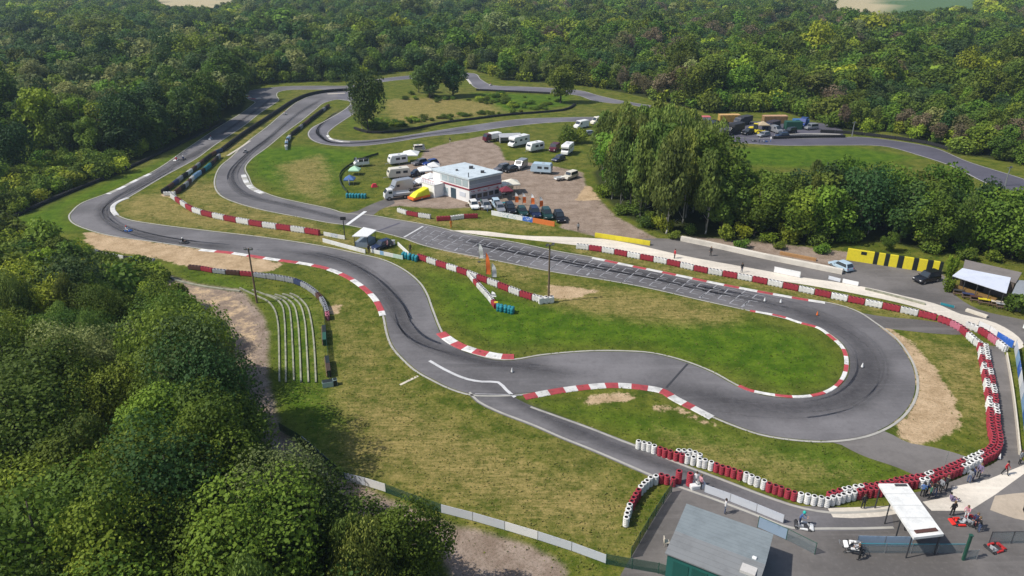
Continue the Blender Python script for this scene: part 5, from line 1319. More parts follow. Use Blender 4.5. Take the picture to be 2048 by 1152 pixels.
def caravan(front, back, c, label, L=5.2, Wd=2.2, H=2.55, stripe=None):
    m, rz = place(front, back); t = thing('caravan', label, 'caravan', (m.x, m.y, .03), rz); h = L / 2
    MB().prism([(-h, .55), (-h, H * .8), (-h + .25, H), (h - .55, H), (h - .1, H * .62), (h, .95), (h - .1, .5)], -Wd / 2, Wd / 2).obj('body', TINT[c], t, bevel=.07)
    for s in (1, -1):
        for x in (-h * .55, h * .1): 
            w = MB().box((x, s * (Wd / 2 + .005), 1.65), (1.1, .04, .6)).obj('side_window', GLASS, t, bevel=.01)
        wheel(t, 0, s * (Wd / 2 - .12), .32, .2)
        if stripe: MB().box((0, s * (Wd / 2 + .003), 1.0), (L * .9, .02, .16)).obj('stripe', stripe, t)
    MB().box((h - .27, 0, 1.95), (.04, 1.5, .6), ry=-.56).obj('front_window', GLASS, t); MB().box((-h - .0, 0, 1.65), (.04, 1.4, .6)).obj('rear_window', GLASS, t)
    MB().box((h * .62, -Wd / 2 - .008, 1.35), (.6, .03, 1.6)).obj('door', GREY, t); MB().box((-.4, .1, H + .05), (.6, .6, .12)).obj('roof_vent', GREY, t, bevel=.02)
    MB().tube((h - .2, .5, .5), (h + 1.1, 0, .45), .04).tube((h - .2, -.5, .5), (h + 1.1, 0, .45), .04).tube((h + .95, 0, .45), (h + .95, 0, .05), .04).obj('drawbar', STEEL, t)
    return t
def camper(front, back, c, label, L=6.0, Wd=2.2, H=2.9):
    m, rz = place(front, back); t = thing('motorhome', label, 'motorhome', (m.x, m.y, .03), rz); h = L / 2
    MB().prism([(-h, .55), (-h, H - .1), (-h + .15, H), (h - .9, H), (h - .45, H - .35), (h - .5, H - .85), (h - 1.6, H - .95), (h - 1.6, .55)], -Wd / 2, Wd / 2).obj('living_box', TINT[c], t, bevel=.05)
    MB().prism([(h - 1.62, .45), (h - 1.62, H - .97), (h - 1.1, H - 1.0), (h - .55, 1.35), (h - .05, 1.1), (h, .45)], -Wd / 2 + .12, Wd / 2 - .12).obj('cab', TINT[c], t, bevel=.05)
    MB().box((h - .80, 0, 1.66), (.04, 1.7, .72), ry=-.72).obj('windscreen', GLASS, t)
    for s in (1, -1):
        MB().box((h - 1.2, s * (Wd / 2 - .115), 1.5), (.6, .04, .42)).obj('cab_window', GLASS, t)
        for x in (-h * .55, h * .05): MB().box((x, s * (Wd / 2 + .003), 1.85), (.95, .03, .5)).obj('side_window', GLASS, t)
        for x in (h - .85, -h + 1.3): wheel(t, x, s * (Wd / 2 - .2), .34, .22)
        MB().box((h - .05, s * .7, .8), (.1, .28, .2)).obj('headlight', LAMPW, t)
    MB().box((-h - .005, 0, 1.9), (.03, 1.0, .5)).obj('rear_window', GLASS, t); MB().box((-.5, 0, H + .05), (.7, .7, .12)).obj('roof_vent', GREY, t, bevel=.02)
    return t
def van(front, back, c, label, L=5.2, Wd=1.95, H=2.3):
    m, rz = place(front, back); t = thing('delivery_van', label, 'van', (m.x, m.y, .03), rz); h = L / 2
    MB().prism([(-h, .35), (-h, H - .08), (-h + .1, H), (h - 1.5, H), (h - .75, 1.25), (h - .1, 1.0), (h, .35)], -Wd / 2, Wd / 2).obj('body', TINT[c], t, bevel=.06)
    MB().box((h - 1.10, 0, 1.80), (.04, Wd * .85, .95), ry=-.62).obj('windscreen', GLASS, t)
    for s in (1, -1):
        MB().box((h - 1.75, s * (Wd / 2 + .003), 1.6), (.75, .03, .55)).obj('cab_window', GLASS, t); MB().box((h - .05, s * .68, .75), (.1, .28, .22)).obj('headlight', LAMPW, t)
        MB().box((-h + .0, s * .85, 1.1), (.05, .12, .5)).obj('tail_light', LAMPR, t)
        for x in (h - .95, -h + 1.0): wheel(t, x, s * (Wd / 2 - .1), .34, .22)
    return t
def box_truck(front, back, cabc, boxm, label, L=7.0, Wd=2.4, H=3.1, cargo=True):
    m, rz = place(front, back); t = thing('box_truck', label, 'truck', (m.x, m.y, .03), rz); h = L / 2
    MB().prism([(h - 1.9, .5), (h - 1.9, 2.35), (h - .75, 2.35), (h - .1, 1.5), (h, .5)], -Wd / 2 + .1, Wd / 2 - .1).obj('cab', TINT[cabc], t, bevel=.06)
    MB().box((h - .40, 0, 1.93), (.04, Wd * .8, .85), ry=-.65).obj('windscreen', GLASS, t)
    if cargo: MB().box((-1.0, 0, .9 + (H - .9) / 2), (L - 2.1, Wd, H - .9)).obj('cargo_box', boxm, t, bevel=.03)
    else:
        MB().box((-1.0, 0, .95), (L - 2.1, Wd, .12)).box((-1.0, Wd / 2, 1.2), (L - 2.1, .06, .4)).box((-1.0, -Wd / 2, 1.2), (L - 2.1, .06, .4)).obj('flatbed', boxm, t)
    MB().box((-.6, 0, .6), (L - 1.6, 1.0, .25)).obj('chassis', DARK, t)
    for s in (1, -1):
        MB().box((h - 1.3, s * (Wd / 2 - .09), 1.75), (.8, .03, .55)).obj('cab_window', GLASS, t)
        for x in (h - 1.0, -h + 1.5): wheel(t, x, s * (Wd / 2 - .2), .42, .26)
    return t
def gazebo(u, v, w, h, mat, label, rz=0, name='party_tent'):
    q = P(u, v); t = thing(name, label, 'tent', (q.x, q.y, .03), rz); a = w / 2
    for x in (-a, a):
        for y in (-a, a): MB().tube((x, y, 0), (x, y, h), .03, n=6).obj('leg', STEEL, t)
    mb = MB(); b = a + .1
    mb.poly([(-b, -b, h), (b, -b, h), (.05, 0, h + .9)]).poly([(b, -b, h), (b, b, h), (.05, 0, h + .9)]).poly([(b, b, h), (-b, b, h), (.05, 0, h + .9)]).poly([(-b, b, h), (-b, -b, h), (.05, 0, h + .9)])
    for s in (1, -1): mb.box((0, s * b, h - .12), (2 * b, .02, .25)).box((s * b, 0, h - .12), (.02, 2 * b, .25))
    mb.obj('canopy', mat, t); return t
# left camp
caravan((776,331),(815,326), 'caravan', 'white caravan at the left edge of the vehicles, uppermost one', 4.8)
gazebo(822, 324, 4.0, 2.3, WHITE, 'white awning tent beside the uppermost caravan')
caravan((846,303),(832,304), 'cream', 'small cream caravan with a brown stripe behind the awning tent', 3.2, 1.8, 1.9, stripe=MATC['b'])
car((829,331),(850,327), 'grey', 'dark grey car behind the awning tent'); car((850,332),(872,328), 'blue', 'bright blue car nearest the clubhouse roof')
caravan((778,358),(817,354), 'cream', 'cream caravan in the middle of the left vehicle row', 5.4)
car((820,353),(844,349), 'navy', 'navy car right of the cream caravan')
van((780,386),(822,378), 'silver', 'grey and white high-roof van in the left vehicle row', 5.6, 2.1, 2.7)
box_truck((768,400),(822,394), 'white', GREY, 'white flatbed truck at the lower left of the vehicles', 6.0, 2.1, 2.2, cargo=False)
q = P(838, 398); t = thing('covered_trailer', 'trailer with a bright yellow cover and an orange skirt left of the clubhouse', 'trailer', (q.x, q.y, .03), heading((815,404),(862,392)))
MB().prism([(-2.3, .3), (2.3, .3), (2.3, .8), (-2.3, .8)], -1.1, 1.1).obj('skirt', ORANGE, t, bevel=.03)
MB().hexa([(-1.9, -1.05, .8), (2.3, -1.05, .8), (2.3, 1.05, .8), (-1.9, 1.05, .8), (-.8, -.8, 1.6), (2.1, -.9, 2.3), (2.1, .9, 2.3), (-.8, .8, 1.6)]).obj('cover', paint('lemon_cover', (.80, .78, .02), .5), t, bevel=.05)
for s in (1, -1): wheel(t, 0, s * 1.0, .32, .2)
gazebo(852, 357, 3.2, 2.3, WHITE, 'white parasol tent beside the upper left corner of the clubhouse', .3); gazebo(862, 372, 3.0, 2.3, WHITE, 'white parasol tent beside the clubhouse terrace', .6)
caravan((708,334),(738,331), 'caravan', 'low white camping trailer alone on the lawn', 3.8, 1.9, 1.5)
gazebo(710, 349, 2.4, 1.3, paint('mint_cloth', (.45, .72, .50), .7), 'small pale green tent on the camping lawn')
gazebo(700, 368, 2.2, 1.3, CL['blue'], 'small blue tent below the pale green one')
q = P(749, 374); tag(MB().box((0, 0, .35), (1.5, 1.1, .7), taper=.6).box((0, 0, .72), (.9, .7, .1)).obj('red_tent', paint('tent_red', (.60, .03, .06)), None, (q.x, q.y, 0), .4, .08), 'small bright red tent on the camping lawn', 'tent')
fence('windbreak_fence', 'low dark net fence curving around the camping lawn', [(757,310),(720,322),(692,338),(680,352),(682,370),(694,386)], .7, paint('dark_net', (.035, .06, .03), .9), step=2.5, post=WOOD)
# upper row
box_truck((968,285),(1000,280), 'maroon', WHITE, 'brown lorry with a white load roof at the top left of the car park', 5.5, 2.2, 2.4)
q = P(1020, 284); t = thing('grey_awning', 'grey awning tent between the brown lorry and the long caravan', 'tent', (q.x, q.y, .03), .15)
MB().hexa([(-3.2, -1.5, 1.7), (3.2, -1.5, 1.7), (3.2, 1.5, 1.9), (-3.2, 1.5, 1.9), (-3.0, -.2, 2.5), (3.0, -.2, 2.5), (3.0, .2, 2.5), (-3.0, .2, 2.5)]).obj('canopy', GREY, t)
MB().box((0, 1.4, .95), (6, .04, 1.8)).box((-3, 0, .95), (.04, 2.8, 1.8)).obj('side_wall', GREY, t)
for x in (-3, 3):
    for y in (-1.4, 1.4): MB().tube((x, y, 0), (x, y, 1.8), .04, n=6).obj('leg', STEEL, t)
camper((1016,297),(1058,287), 'caravan', 'long white motorhome in the upper row of the car park', 6.8, 2.3, 2.9)
caravan((1052,306),(1088,299), 'caravan', 'white caravan right of the long motorhome', 5.0)
van((1100,308),(1117,296), 'maroon', 'dark maroon van with a light roof beside the white motorhome', 4.4, 1.9, 2.0)
camper((1124,316),(1144,300), 'caravan', 'short white motorhome at the upper right of the car park', 5.6, 2.2, 2.8)
car((1106,325),(1128,318), 'navy', 'dark blue car in front of the short white motorhome')
# middle row
car((992,345),(1014,340), 'grey', 'dark grey car at the left of the middle row', 'suv'); car((1012,345),(1030,341), 'black', 'black car in the middle row')
van((1030,343),(1052,331), 'silver', 'grey van with a white roof in the middle row', 4.8, 1.9, 2.2)
caravan((1062,345),(1104,348), 'lblue', 'pale blue and white caravan in the middle row', 5.2)
car((1124,363),(1156,352), 'cream', 'white off-road car at the right end of the middle row', 'jeep'); 
q = P(1118, 361); t = thing('car_trailer', 'small open white trailer in front of the off-road car', 'trailer', (q.x, q.y, .03), heading((1128,360),(1108,363)))
MB().box((0, 0, .5), (2.2, 1.3, .08)).box((0, .65, .68), (2.2, .05, .36)).box((0, -.65, .68), (2.2, .05, .36)).box((-1.1, 0, .68), (.05, 1.3, .36)).obj('tray', WHITE, t)
for s in (1, -1): wheel(t, 0, s * .72, .28, .16)
MB().tube((1.1, 0, .45), (2.1, 0, .42), .04).obj('drawbar', STEEL, t)
gazebo(1022, 384, 3.4, 2.2, paint('cream_cloth', (.74, .70, .60), .7), 'cream awning tent at the right wall of the clubhouse', .2)
# by the birches
van((1152,258),(1172,254), 'white', 'white van behind the birches, left one'); van((1184,250),(1210,247), 'cream', 'cream-white van behind the birches, right one', 5.4, 2.0, 2.4); car((1164,272),(1184,270), 'silver', 'pale car half hidden by the birches')
# cars in the row above the boards
GC = 'cars parked in a row behind the boards'
for (u, v, c, lab, kd) in ((948,416,'white','white car at the left end of the parked row','hatch'), (972,417,'silver','silver car second from the left of the parked row','hatch'), (993,413,'lblue','pale blue-grey car behind the white boards','hatch'), (1000,422,'silver','light grey car close behind the white boards','hatch'), (1021,425,'black','black car behind the flags, first dark one from the left','suv'), (1045,429,'green','dark green car in the parked row','hatch'), (1070,433,'navy','navy car in the parked row behind the blue board','suv'), (1094,436,'green','dark green estate car behind the orange board','suv'), (1119,442,'black','black car at the right end of the parked row','suv')):
    car((u + 4, v + 5), (u - 4, v - 7), c, lab, kd, GC)
car((1836,566),(1868,560), 'black', 'black off-road car parked in front of the striped hoarding', 'suv')
car((1672,533),(1690,541), 'lblue', 'pale blue car at the right end of the cream wall')
# ------------------------------------------------------------------ buildings
def at(p, c): return (p.x - c.x, p.y - c.y, p.z)
def panel(t, name, A, B, t0, t1, z0, z1, mat, out=.04, th=.08):
    """flat panel on the wall line A->B (local xy), outside = right-hand side of A->B"""
    A, B = Vector(A[:2]), Vector(B[:2]); d = B - A; n = Vector((d.y, -d.x)).normalized(); m = A + d * (t0 + t1) / 2 + n * (out - th / 2)
    return MB().box((m.x, m.y, (z0 + z1) / 2), (d.length * (t1 - t0), th, z1 - z0), rz=math.atan2(d.y, d.x)).obj(name, mat, t)
ZR = 5.4
qL, qF, qR, qB = P(862,337,ZR), P(938,358,ZR), P(1006,344,ZR), P(925,319,ZR)
qB = qL + qR - qF
c = (qL + qF + qR + qB) / 4; c.z = 0
t = thing('clubhouse', 'white two-storey clubhouse with a flat pale blue roof in the gravel car park', 'building', (c.x, c.y, 0))
LL, FF, RR_, BB = [Vector(at(q, c)) for q in (qL, qF, qR, qB)]
def ins(p, k): v = Vector((p.x, p.y, 0)); return v * k
W4 = [ins(p, .955) for p in (LL, FF, RR_, BB)]
WHW = paint('white_render', (.86, .85, .83), .8, .1, .5); LAV = paint('grey_band_wall_shade', (.42, .41, .46), .8, .1)  # grey of the upper band, and painted shade for the white lower wall
MB().hexa([tuple(p) for p in W4] + [(p.x, p.y, ZR - .35) for p in W4]).obj('wall', WHW, t)
roof = MB().hexa([(p.x, p.y, ZR - .35) for p in (LL, FF, RR_, BB)] + [(p.x, p.y, ZR) for p in (LL, FF, RR_, BB)]).obj('roof', ROOFB, t)
for (f, g, w, h) in ((.1, -.25, .9, .5), (.3, .2, .8, .45), (-.2, .1, .5, .3)):
    p = RR_ * f * 1.4 + FF * g; MB().box((p.x, p.y, ZR + h / 2), (w, w, h)).obj('roof_unit', DARK, roof)
p = (FF * .8); MB().box((p.x, p.y, ZR + .5), (.18, .18, 1.0)).obj('roof_pipe', DARK, roof)
A, B, C3 = W4[0], W4[1], W4[2]
panel(t, 'window_band', A, B, .22, .97, 3.35, 4.75, paint('pale_glass', (.42, .50, .52), .2)); panel(t, 'red_band', A, B, .22, 1.0, 2.75, 3.05, paint('clubhouse_red', (.28, .03, .05)), .10, .16)
panel(t, 'red_band', B, C3, 0, 1.0, 2.75, 3.05, paint('clubhouse_red', (.28, .03, .05)), .10, .16); panel(t, 'window_band', B, C3, .02, .98, 3.9, 4.8, paint('pale_glass2', (.34, .37, .42), .2)); panel(t, 'grey_band', B, C3, .0, 1.0, 3.15, 3.8, LAV, .05)
panel(t, 'name_board', B, C3, .05, .9, 1.9, 2.5, m_banner('red_white_board', (.62, .56, .58), (.40, .05, .09), 1.4), .12, .12)
panel(t, 'lower_wall', B, C3, .02, .98, .1, 1.75, LAV, .04)
for k in range(5):
    w = panel(t, 'window', B, C3, .06 + k * .18, .19 + k * .18, .7, 1.6, GLASS, .07, .08)
for k in range(4): panel(t, 'mullion', A, B, .24 + k * .19, .255 + k * .19, 3.35, 4.75, WHITE, .07, .08)
panel(t, 'door', A, B, .50, .64, .02, 2.3, paint('door_dark', (.04, .07, .09)), .06); panel(t, 'window', A, B, .25, .42, .7, 1.9, paint('pale_glass', (.4, .5, .5)), .06); panel(t, 'window', A, B, .74, .9, 1.0, 2.0, BAN_GREY, .06)
tv = A + (A - B).normalized() * 0
n_ = Vector(((B - A).y, -(B - A).x, 0)).normalized(); d_ = (B - A).normalized()
ter = A + d_ * 1.6 + n_ * 1.5
MB().box((ter.x, ter.y, 1.35), (4.2, 2.8, 2.7), rz=math.atan2(d_.y, d_.x)).obj('annex', WHW, t); MB().box((ter.x, ter.y, 2.85), (4.4, 3.0, .12), rz=math.atan2(d_.y, d_.x)).obj('annex_roof', WHITE, t)
rl = MB()
for k in range(8):
    p0 = ter + d_ * (k - 3.5) * .58 + n_ * 1.35; rl.tube((p0.x, p0.y, 2.9), (p0.x, p0.y, 3.7), .03, n=5)
rl.tube(tuple(ter + d_ * -2.1 + n_ * 1.35 + Vector((0, 0, 3.7))), tuple(ter + d_ * 2.1 + n_ * 1.35 + Vector((0, 0, 3.7))), .04, n=5); rl.obj('railing', REDP, t)
# shed
ZE, ZG = 2.9, 3.5
a0, a1 = P(1373,1007,ZE), P(1547,1068,ZE); r0, r1 = P(1350,1061,ZG), P(1531,1129,ZG); f0 = P(1330,1106,ZE); f1 = f0 + (r1 - r0); f1.z = ZE
c = P(1440, 1075); t = thing('paddock_shed', 'low grey shed with a shallow gabled roof in the paddock corner', 'shed', (c.x, c.y, 0))
L8 = lambda *ps: [(p.x - c.x, p.y - c.y, p.z) for p in ps]
def dz(p, k): return Vector((p.x, p.y, p.z - k))
ax = (r1 - r0).normalized(); rzz = math.atan2(ax.y, ax.x)
def slab(name, ps, mat):
    lo = [dz(p, .12) for p in ps]; me_o = MB().hexa([tuple(p) for p in L8(*lo)] + [tuple(p) for p in L8(*ps)])
    M = Matrix.Rotation(-rzz, 3, 'Z'); me_o.v = [tuple(M @ Vector(v)) for v in me_o.v]
    return me_o.obj(name, mat, t, (0, 0, 0), rzz)
rf = slab('roof', [r0, r1, a1, a0], ROOFG); rf2 = slab('roof_slope', [f0, f1, r1, r0], ROOFG2)
cc = (a0 + a1 + f0 + f1) / 4
wl = [cc + (p - cc) * .95 for p in (f0, f1, a1, a0)]
MB().hexa([(p.x - c.x, p.y - c.y, 0) for p in wl] + [(p.x - c.x, p.y - c.y, ZE - .15) for p in wl]).obj('wall', paint('shed_green', (.02, .13, .11), .5), t)
gl = MB()
for (e0, g0, e1) in ((f0, r0, a0), (f1, r1, a1)):
    gp = [cc + (x - cc) * .95 for x in (e0, g0, e1)]
    gl.poly([(gp[0].x - c.x, gp[0].y - c.y, ZE - .15), (gp[1].x - c.x, gp[1].y - c.y, ZG - .14), (gp[2].x - c.x, gp[2].y - c.y, ZE - .15)])
gl.obj('gable', paint('shed_grey', (.2, .21, .2)), t)
Mi = Matrix.Rotation(-rzz, 3, 'Z'); p = Mi @ (P(1497, 1141, ZE + .3) - c); MB().box((p.x, p.y, ZE + .32), (1.2, .9, .3)).obj('skylight', paint('skylight', (.55, .53, .50)), rf2)
p = Mi @ (P(1509, 1116, ZG) - c); MB().box((p.x, p.y, ZG - .05), (.35, .3, .3)).obj('roof_vent', WHITE, rf, bevel=.03)
for k in range(4):
    q0 = f0.lerp(f1, .08 + .22 * k); q1 = f0.lerp(f1, .26 + .22 * k); qa = cc + (q0 - cc) * .95; qb = cc + (q1 - cc) * .95
    panel(t, 'shutter', (qa.x - c.x, qa.y - c.y), (qb.x - c.x, qb.y - c.y), 0, 1, .1, 2.3, paint('shutter_green', (.012, .09, .075), .4), .05)
q = P(1349, 1096)
for k in range(3):
    o = thing('plastic_chair', f"cream plastic chair left of the shed, {['nearest the wire fence', 'middle one', 'nearest the shed wall'][k]}", 'chair', (q.x - .7 + .7 * k, q.y - .4 * k + .3, .03), .5 * k, 'cream chairs beside the shed')
    MB().box((0, 0, .44), (.48, .46, .05)).obj('seat', CREAM, o); MB().box((-.23, 0, .70), (.05, .46, .5)).obj('backrest', CREAM, o)
    for x in (-.2, .2):
        for y in (-.2, .2): MB().tube((x, y, 0), (x, y, .44), .02, n=5).obj('leg', CREAM, o)
# white pit canopy
ZC = 2.7
pts = [P(1757,967,ZC), P(1815,967,ZC), P(1888,1068,ZC), P(1828,1075,ZC)]; c = sum(pts, Vector()) / 4; c.z = 0
t = thing('pit_canopy', 'long bright white flat canopy over the pit lane exit', 'canopy', (c.x, c.y, 0))
lo = [(p.x - c.x, p.y - c.y, ZC - .25) for p in pts]; hi = [(p.x - c.x, p.y - c.y, ZC) for p in pts]
rf = MB().hexa([lo[3], lo[2], lo[1], lo[0], hi[3], hi[2], hi[1], hi[0]]).obj('roof', ROOFW, t)
e0, e1 = Vector(hi[3]), Vector(hi[2]); m = (e0 + e1) / 2 + (Vector(hi[0]) - e0).normalized() * .55; dd = e1 - e0
MB().box((m.x, m.y, ZC + .06), (dd.length * .72, .35, .12), rz=math.atan2(dd.y, dd.x)).obj('gutter', MATC['b'], rf)
e0, e1 = Vector(hi[0]), Vector(hi[1]); m = (e0 + e1) / 2 + (Vector(hi[3]) - Vector(hi[0])).normalized() * .3; dd = e1 - e0
MB().box((m.x + .6, m.y, ZC + .05), (dd.length * .4, .25, .10), rz=math.atan2(dd.y, dd.x)).obj('gutter', DARK, rf)
for k in range(4):
    f = k / 3
    for A_, B_ in ((0, 3), (1, 2)):
        p = Vector(lo[A_]).lerp(Vector(lo[B_]), .04 + .92 * f) * 1.0; p = p + (Vector((0, 0, ZC)) * 0); ctr = Vector((0, 0, p.z)); p = p.lerp(Vector((p.x * .96, p.y * .98, p.z)), 1)
        MB().box((p.x, p.y, (ZC - .25) / 2), (.09, .09, ZC - .25)).obj('post', DARK, t)
# bar with the blue-white roof
Z1 = 2.7
fl, fr_, br, bl = P(1905,551,Z1), P(2013,586,Z1), P(2022,555,Z1 + .5), P(1925,536,Z1 + .5); c = P(1960, 600)
t = thing('bar_pavilion', 'open bar with a long pale blue-white roof at the right edge', 'pavilion', (c.x, c.y, 0))
hi = L8(fl, fr_, br, bl); lo = [(x, y, z - .12) for x, y, z in hi]; MB().hexa(lo + hi).obj('roof', paint('pale_lilac_roof', (.62, .66, .76), .5, .12, .6), t)
for k in range(5):
    p = Vector(lo[0]).lerp(Vector(lo[1]), .03 + .235 * k); MB().tube((p.x, p.y + .15, 0), (p.x, p.y + .15, p.z), .06, n=6).obj('post', DARK, t)
p0, p1 = Vector(lo[3]), Vector(lo[2]); mm = (p0 + p1) / 2; dd = p1 - p0
MB().box((mm.x, mm.y - .3, 1.4), (dd.length, .15, 2.6), rz=math.atan2(dd.y, dd.x)).obj('back_wall', paint('bar_dark_wood', (.035, .025, .02)), t)
p0, p1 = Vector(lo[0]), Vector(lo[1]); mm = (p0 + p1) / 2; dd = p1 - p0
MB().box((mm.x + .3, mm.y + .8, .55), (dd.length * .8, .5, 1.1), rz=math.atan2(dd.y, dd.x)).obj('counter', paint('bar_counter', (.22, .13, .04)), t)
c = P(1990, 548); b0 = [P(1926,520,3.0), P(2050,546,3.0), P(2060,580,3.0)]; 
q1, q2 = P(1926,537,3.0), P(2032,565,3.0); q4, q3 = P(1930,519,3.3), P(2044,545,3.3)
t = thing('flat_roofed_building', 'low building with a flat brown-grey roof behind the bar', 'building', (c.x, c.y, 0))
hi = L8(q1, q2, q3, q4); lo = [(x, y, z - .15) for x, y, z in hi]; MB().hexa(lo + hi).obj('roof', ROOFBR, t)
kk = [Vector(p) for p in lo]; cc = sum(kk, Vector()) / 4; w_ = [cc + (p - cc) * .96 for p in kk]
MB().hexa([(p.x, p.y, 0) for p in w_] + [(p.x, p.y, p.z) for p in w_]).obj('wall', paint('brown_wall', (.16, .13, .11)), t)
c = P(2060, 590); t = thing('flat_roofed_building', 'grey roofed block cut off by the right edge above the round bush', 'building', (c.x, c.y, 0))
hi = L8(P(2024,586,2.8), P(2110,600,2.8), P(2110,565,2.8), P(2036,560,2.8)); lo = [(x, y, z - .15) for x, y, z in hi]; MB().hexa(lo + hi).obj('roof', paint('grey_felt', (.27, .29, .31), .8, .2), t)
kk = [Vector(p) for p in lo]; cc = sum(kk, Vector()) / 4; w_ = [cc + (p - cc) * .95 for p in kk]
MB().hexa([(p.x, p.y, 0) for p in w_] + [(p.x, p.y, p.z) for p in w_]).obj('wall', paint('grey_wall', (.22, .22, .23)), t)
# tables and stools in front of the bar
for k, (u, v) in enumerate(((1916,589),(1934,596),(1950,602),(1966,607),(2002,616),(1992,612))):
    q = P(u, v); o = thing('beer_table', f"{['dark', 'dark blue', 'brown', 'yellow', 'pale', 'cream'][k]} topped table in front of the bar", 'table', (q.x, q.y, .03), -.4)
    MB().box((0, 0, .74), (1.6, .7, .05)).obj('table_top', [DARK, CL['navy'], MATC['b'], YELLOW, GREY, CREAM][k], o)
    for x in (-.7, .7): MB().box((x, 0, .36), (.06, .6, .72)).obj('leg', WOOD, o)
    for s in (1, -1): MB().box((0, s * .65, .42), (1.6, .28, .05)).box((-.6, s * .65, .2), (.05, .25, .4)).box((.6, s * .65, .2), (.05, .25, .4)).obj('bench', WOOD, o)
# marshal booth
c = P(732, 488); Z2 = 2.3; cs = [P(704,472,Z2), P(735,473,Z2), P(753,460,Z2), P(727,454,Z2)]
t = thing('marshal_booth', 'marshal booth with a bright white roof in the enclosure beside the start line', 'booth', (c.x, c.y, 0))
hi = L8(*cs); lo = [(x, y, z - .15) for x, y, z in hi]; MB().hexa(lo + hi).obj('roof', WHITE, t)
kk = [Vector(p) for p in lo]; cc = sum(kk, Vector()) / 4; w_ = [cc + (p - cc) * .85 for p in kk]
MB().hexa([(p.x, p.y, 0) for p in w_] + [(p.x, p.y, 1.0) for p in w_]).obj('wall', paint('booth_blue_grey', (.25, .30, .36)), t)
for p in w_: MB().box((p.x, p.y, (Z2 - .15) / 2), (.1, .1, Z2 - .15)).obj('post', DARK, t)
car((752,500),(776,492), 'navy', 'dark car parked inside the marshal enclosure')
q = P(786, 489); o = tag(MB().box((0, 0, .4), (.8, .6, .8)).box((0, 0, .83), (.84, .64, .06), mi=1).obj('equipment_box', [WHITE, GREY], None, (q.x, q.y, 0), 0, .03), 'white equipment box right of the dark car in the enclosure', 'box')
# ------------------------------------------------------------------ machines beside the upper track
def container(u, v, L, Wd, H, mat, label, rz=0, z=.02, roofm=None):
    q = P(u, v); t = thing('shipping_container', label, 'container', (q.x, q.y, z), rz)
    mb = MB(); mb.box((0, 0, H / 2), (L, Wd, H)); n = int(L / .45)
    for k in range(n):
        x = -L / 2 + .25 + k * .45
        if x < L / 2 - .2:
            for s in (1, -1): mb.box((x, s * (Wd / 2 + .02), H / 2), (.2, .05, H * .86))
    mb.obj('body', mat, t); MB().box((L / 2 + .03, 0, H / 2), (.06, Wd * .92, H * .9)).obj('door', mat, t)
    if roofm: MB().box((0, 0, H + .04), (L * 1.02, Wd * 1.02, .1)).obj('roof', roofm, t)
    return t
container(1457, 243, 6.6, 2.4, 2.2, paint('ochre_container', (.42, .27, .06), .8, .4, 1), 'ochre yellow container at the forest edge above the black lorry', .05, roofm=paint('ochre_roof', (.58, .36, .14), .8, .4, 1))
container(1548, 246, 7.6, 2.4, 2.3, paint('tan_container', (.30, .19, .08), .8, .4, 1), 'tan and orange container right of the yellow loader', .03, roofm=paint('tan_roof', (.50, .30, .17), .8, .4, 1))
container(1585, 258, 5.0, 2.4, 2.4, GREEN, 'dark green container at the right of the machine yard', .0)
container(1400, 247, 6.0, 2.6, 2.2, GREY, 'grey container with a pale red roof at the left of the machine yard', .0, roofm=paint('pale_red_roof', (.62, .16, .16)))
box_truck((1448,272),(1486,262), 'black', paint('black_load', (.03, .03, .035)), 'black lorry in the machine yard beside the upper track', 8.0, 2.5, 3.0); box_truck((1470,252),(1500,246), 'grey', DARK, 'dark grey lorry behind the black one in the machine yard', 7, 2.4, 2.6)
car((1490,270),(1502,268), 'black', 'black car between the lorries and the yellow loader', 'suv')
van((1598,258),(1612,248), 'blue', 'bright blue van in the machine yard', 5.0, 2.0, 2.6); car((1611,260),(1632,258), 'silver', 'pale pickup at the right end of the machine yard', 'jeep')
van((1560,268),(1542,262), 'silver', 'silver van below the tan container', 4.8, 1.9, 2.0); car((1555,275),(1572,274), 'navy', 'navy car at the edge of the upper track', 'hatch')
q = P(1511, 268); t = thing('wheel_loader', 'yellow wheel loader with a raised arm in the machine yard', 'loader', (q.x, q.y, .02), -.5)
MB().prism([(-2.2, .6), (-2.2, 1.9), (-1.0, 2.1), (-.3, 1.5), (1.0, 1.2), (1.0, .6)], -.8, .8).obj('body', paint('loader_yellow', (.80, .66, .03), .5), t, bevel=.05)
cb = MB().box((-.2, 0, 2.3), (1.2, 1.3, 1.5), taper=.85).obj('cab', GLASS, t); MB().box((-.2, 0, 3.1), (1.2, 1.35, .12)).obj('cab_roof', YELLOW, cb)
for s in (1, -1):
    MB().tube((.4, s * .5, 1.4), (2.3, s * .5, 1.0), .1, n=6).obj('lift_arm', YELLOW, t)
    for x in (-1.4, 1.0): wheel(t, x, s * .95, .65, .45, YELLOW)
MB().prism([(2.2, .3), (3.2, .2), (3.1, .35), (2.4, .5), (2.5, 1.2), (2.3, 1.2)], -1.2, 1.2).obj('bucket', YELLOW, t)
box_truck((1425,256),(1450,252), 'black', paint('dark_load', (.035, .04, .045)), 'low dark lorry at the left end of the machine yard', 6.5, 2.4, 2.4, cargo=False)
box_truck((1530,262),(1552,257), 'navy', paint('dark_load2', (.05, .04, .05)), 'dark tipper lorry in front of the tan container', 6.5, 2.4, 2.6)
container(1600, 252, 4.5, 2.4, 2.2, paint('blue_container', (.05, .16, .34)), 'blue container next to the bright blue van', .1)
car((1520,274),(1534,272), 'silver', 'silver car right of the yellow loader'); car((1572,268),(1586,266), 'black', 'black car in front of the dark green container', 'suv')
gazebo(1524, 262, 3.0, 2.1, paint('tan_cloth', (.5, .4, .26), .8), 'tan work tent behind the yellow loader')
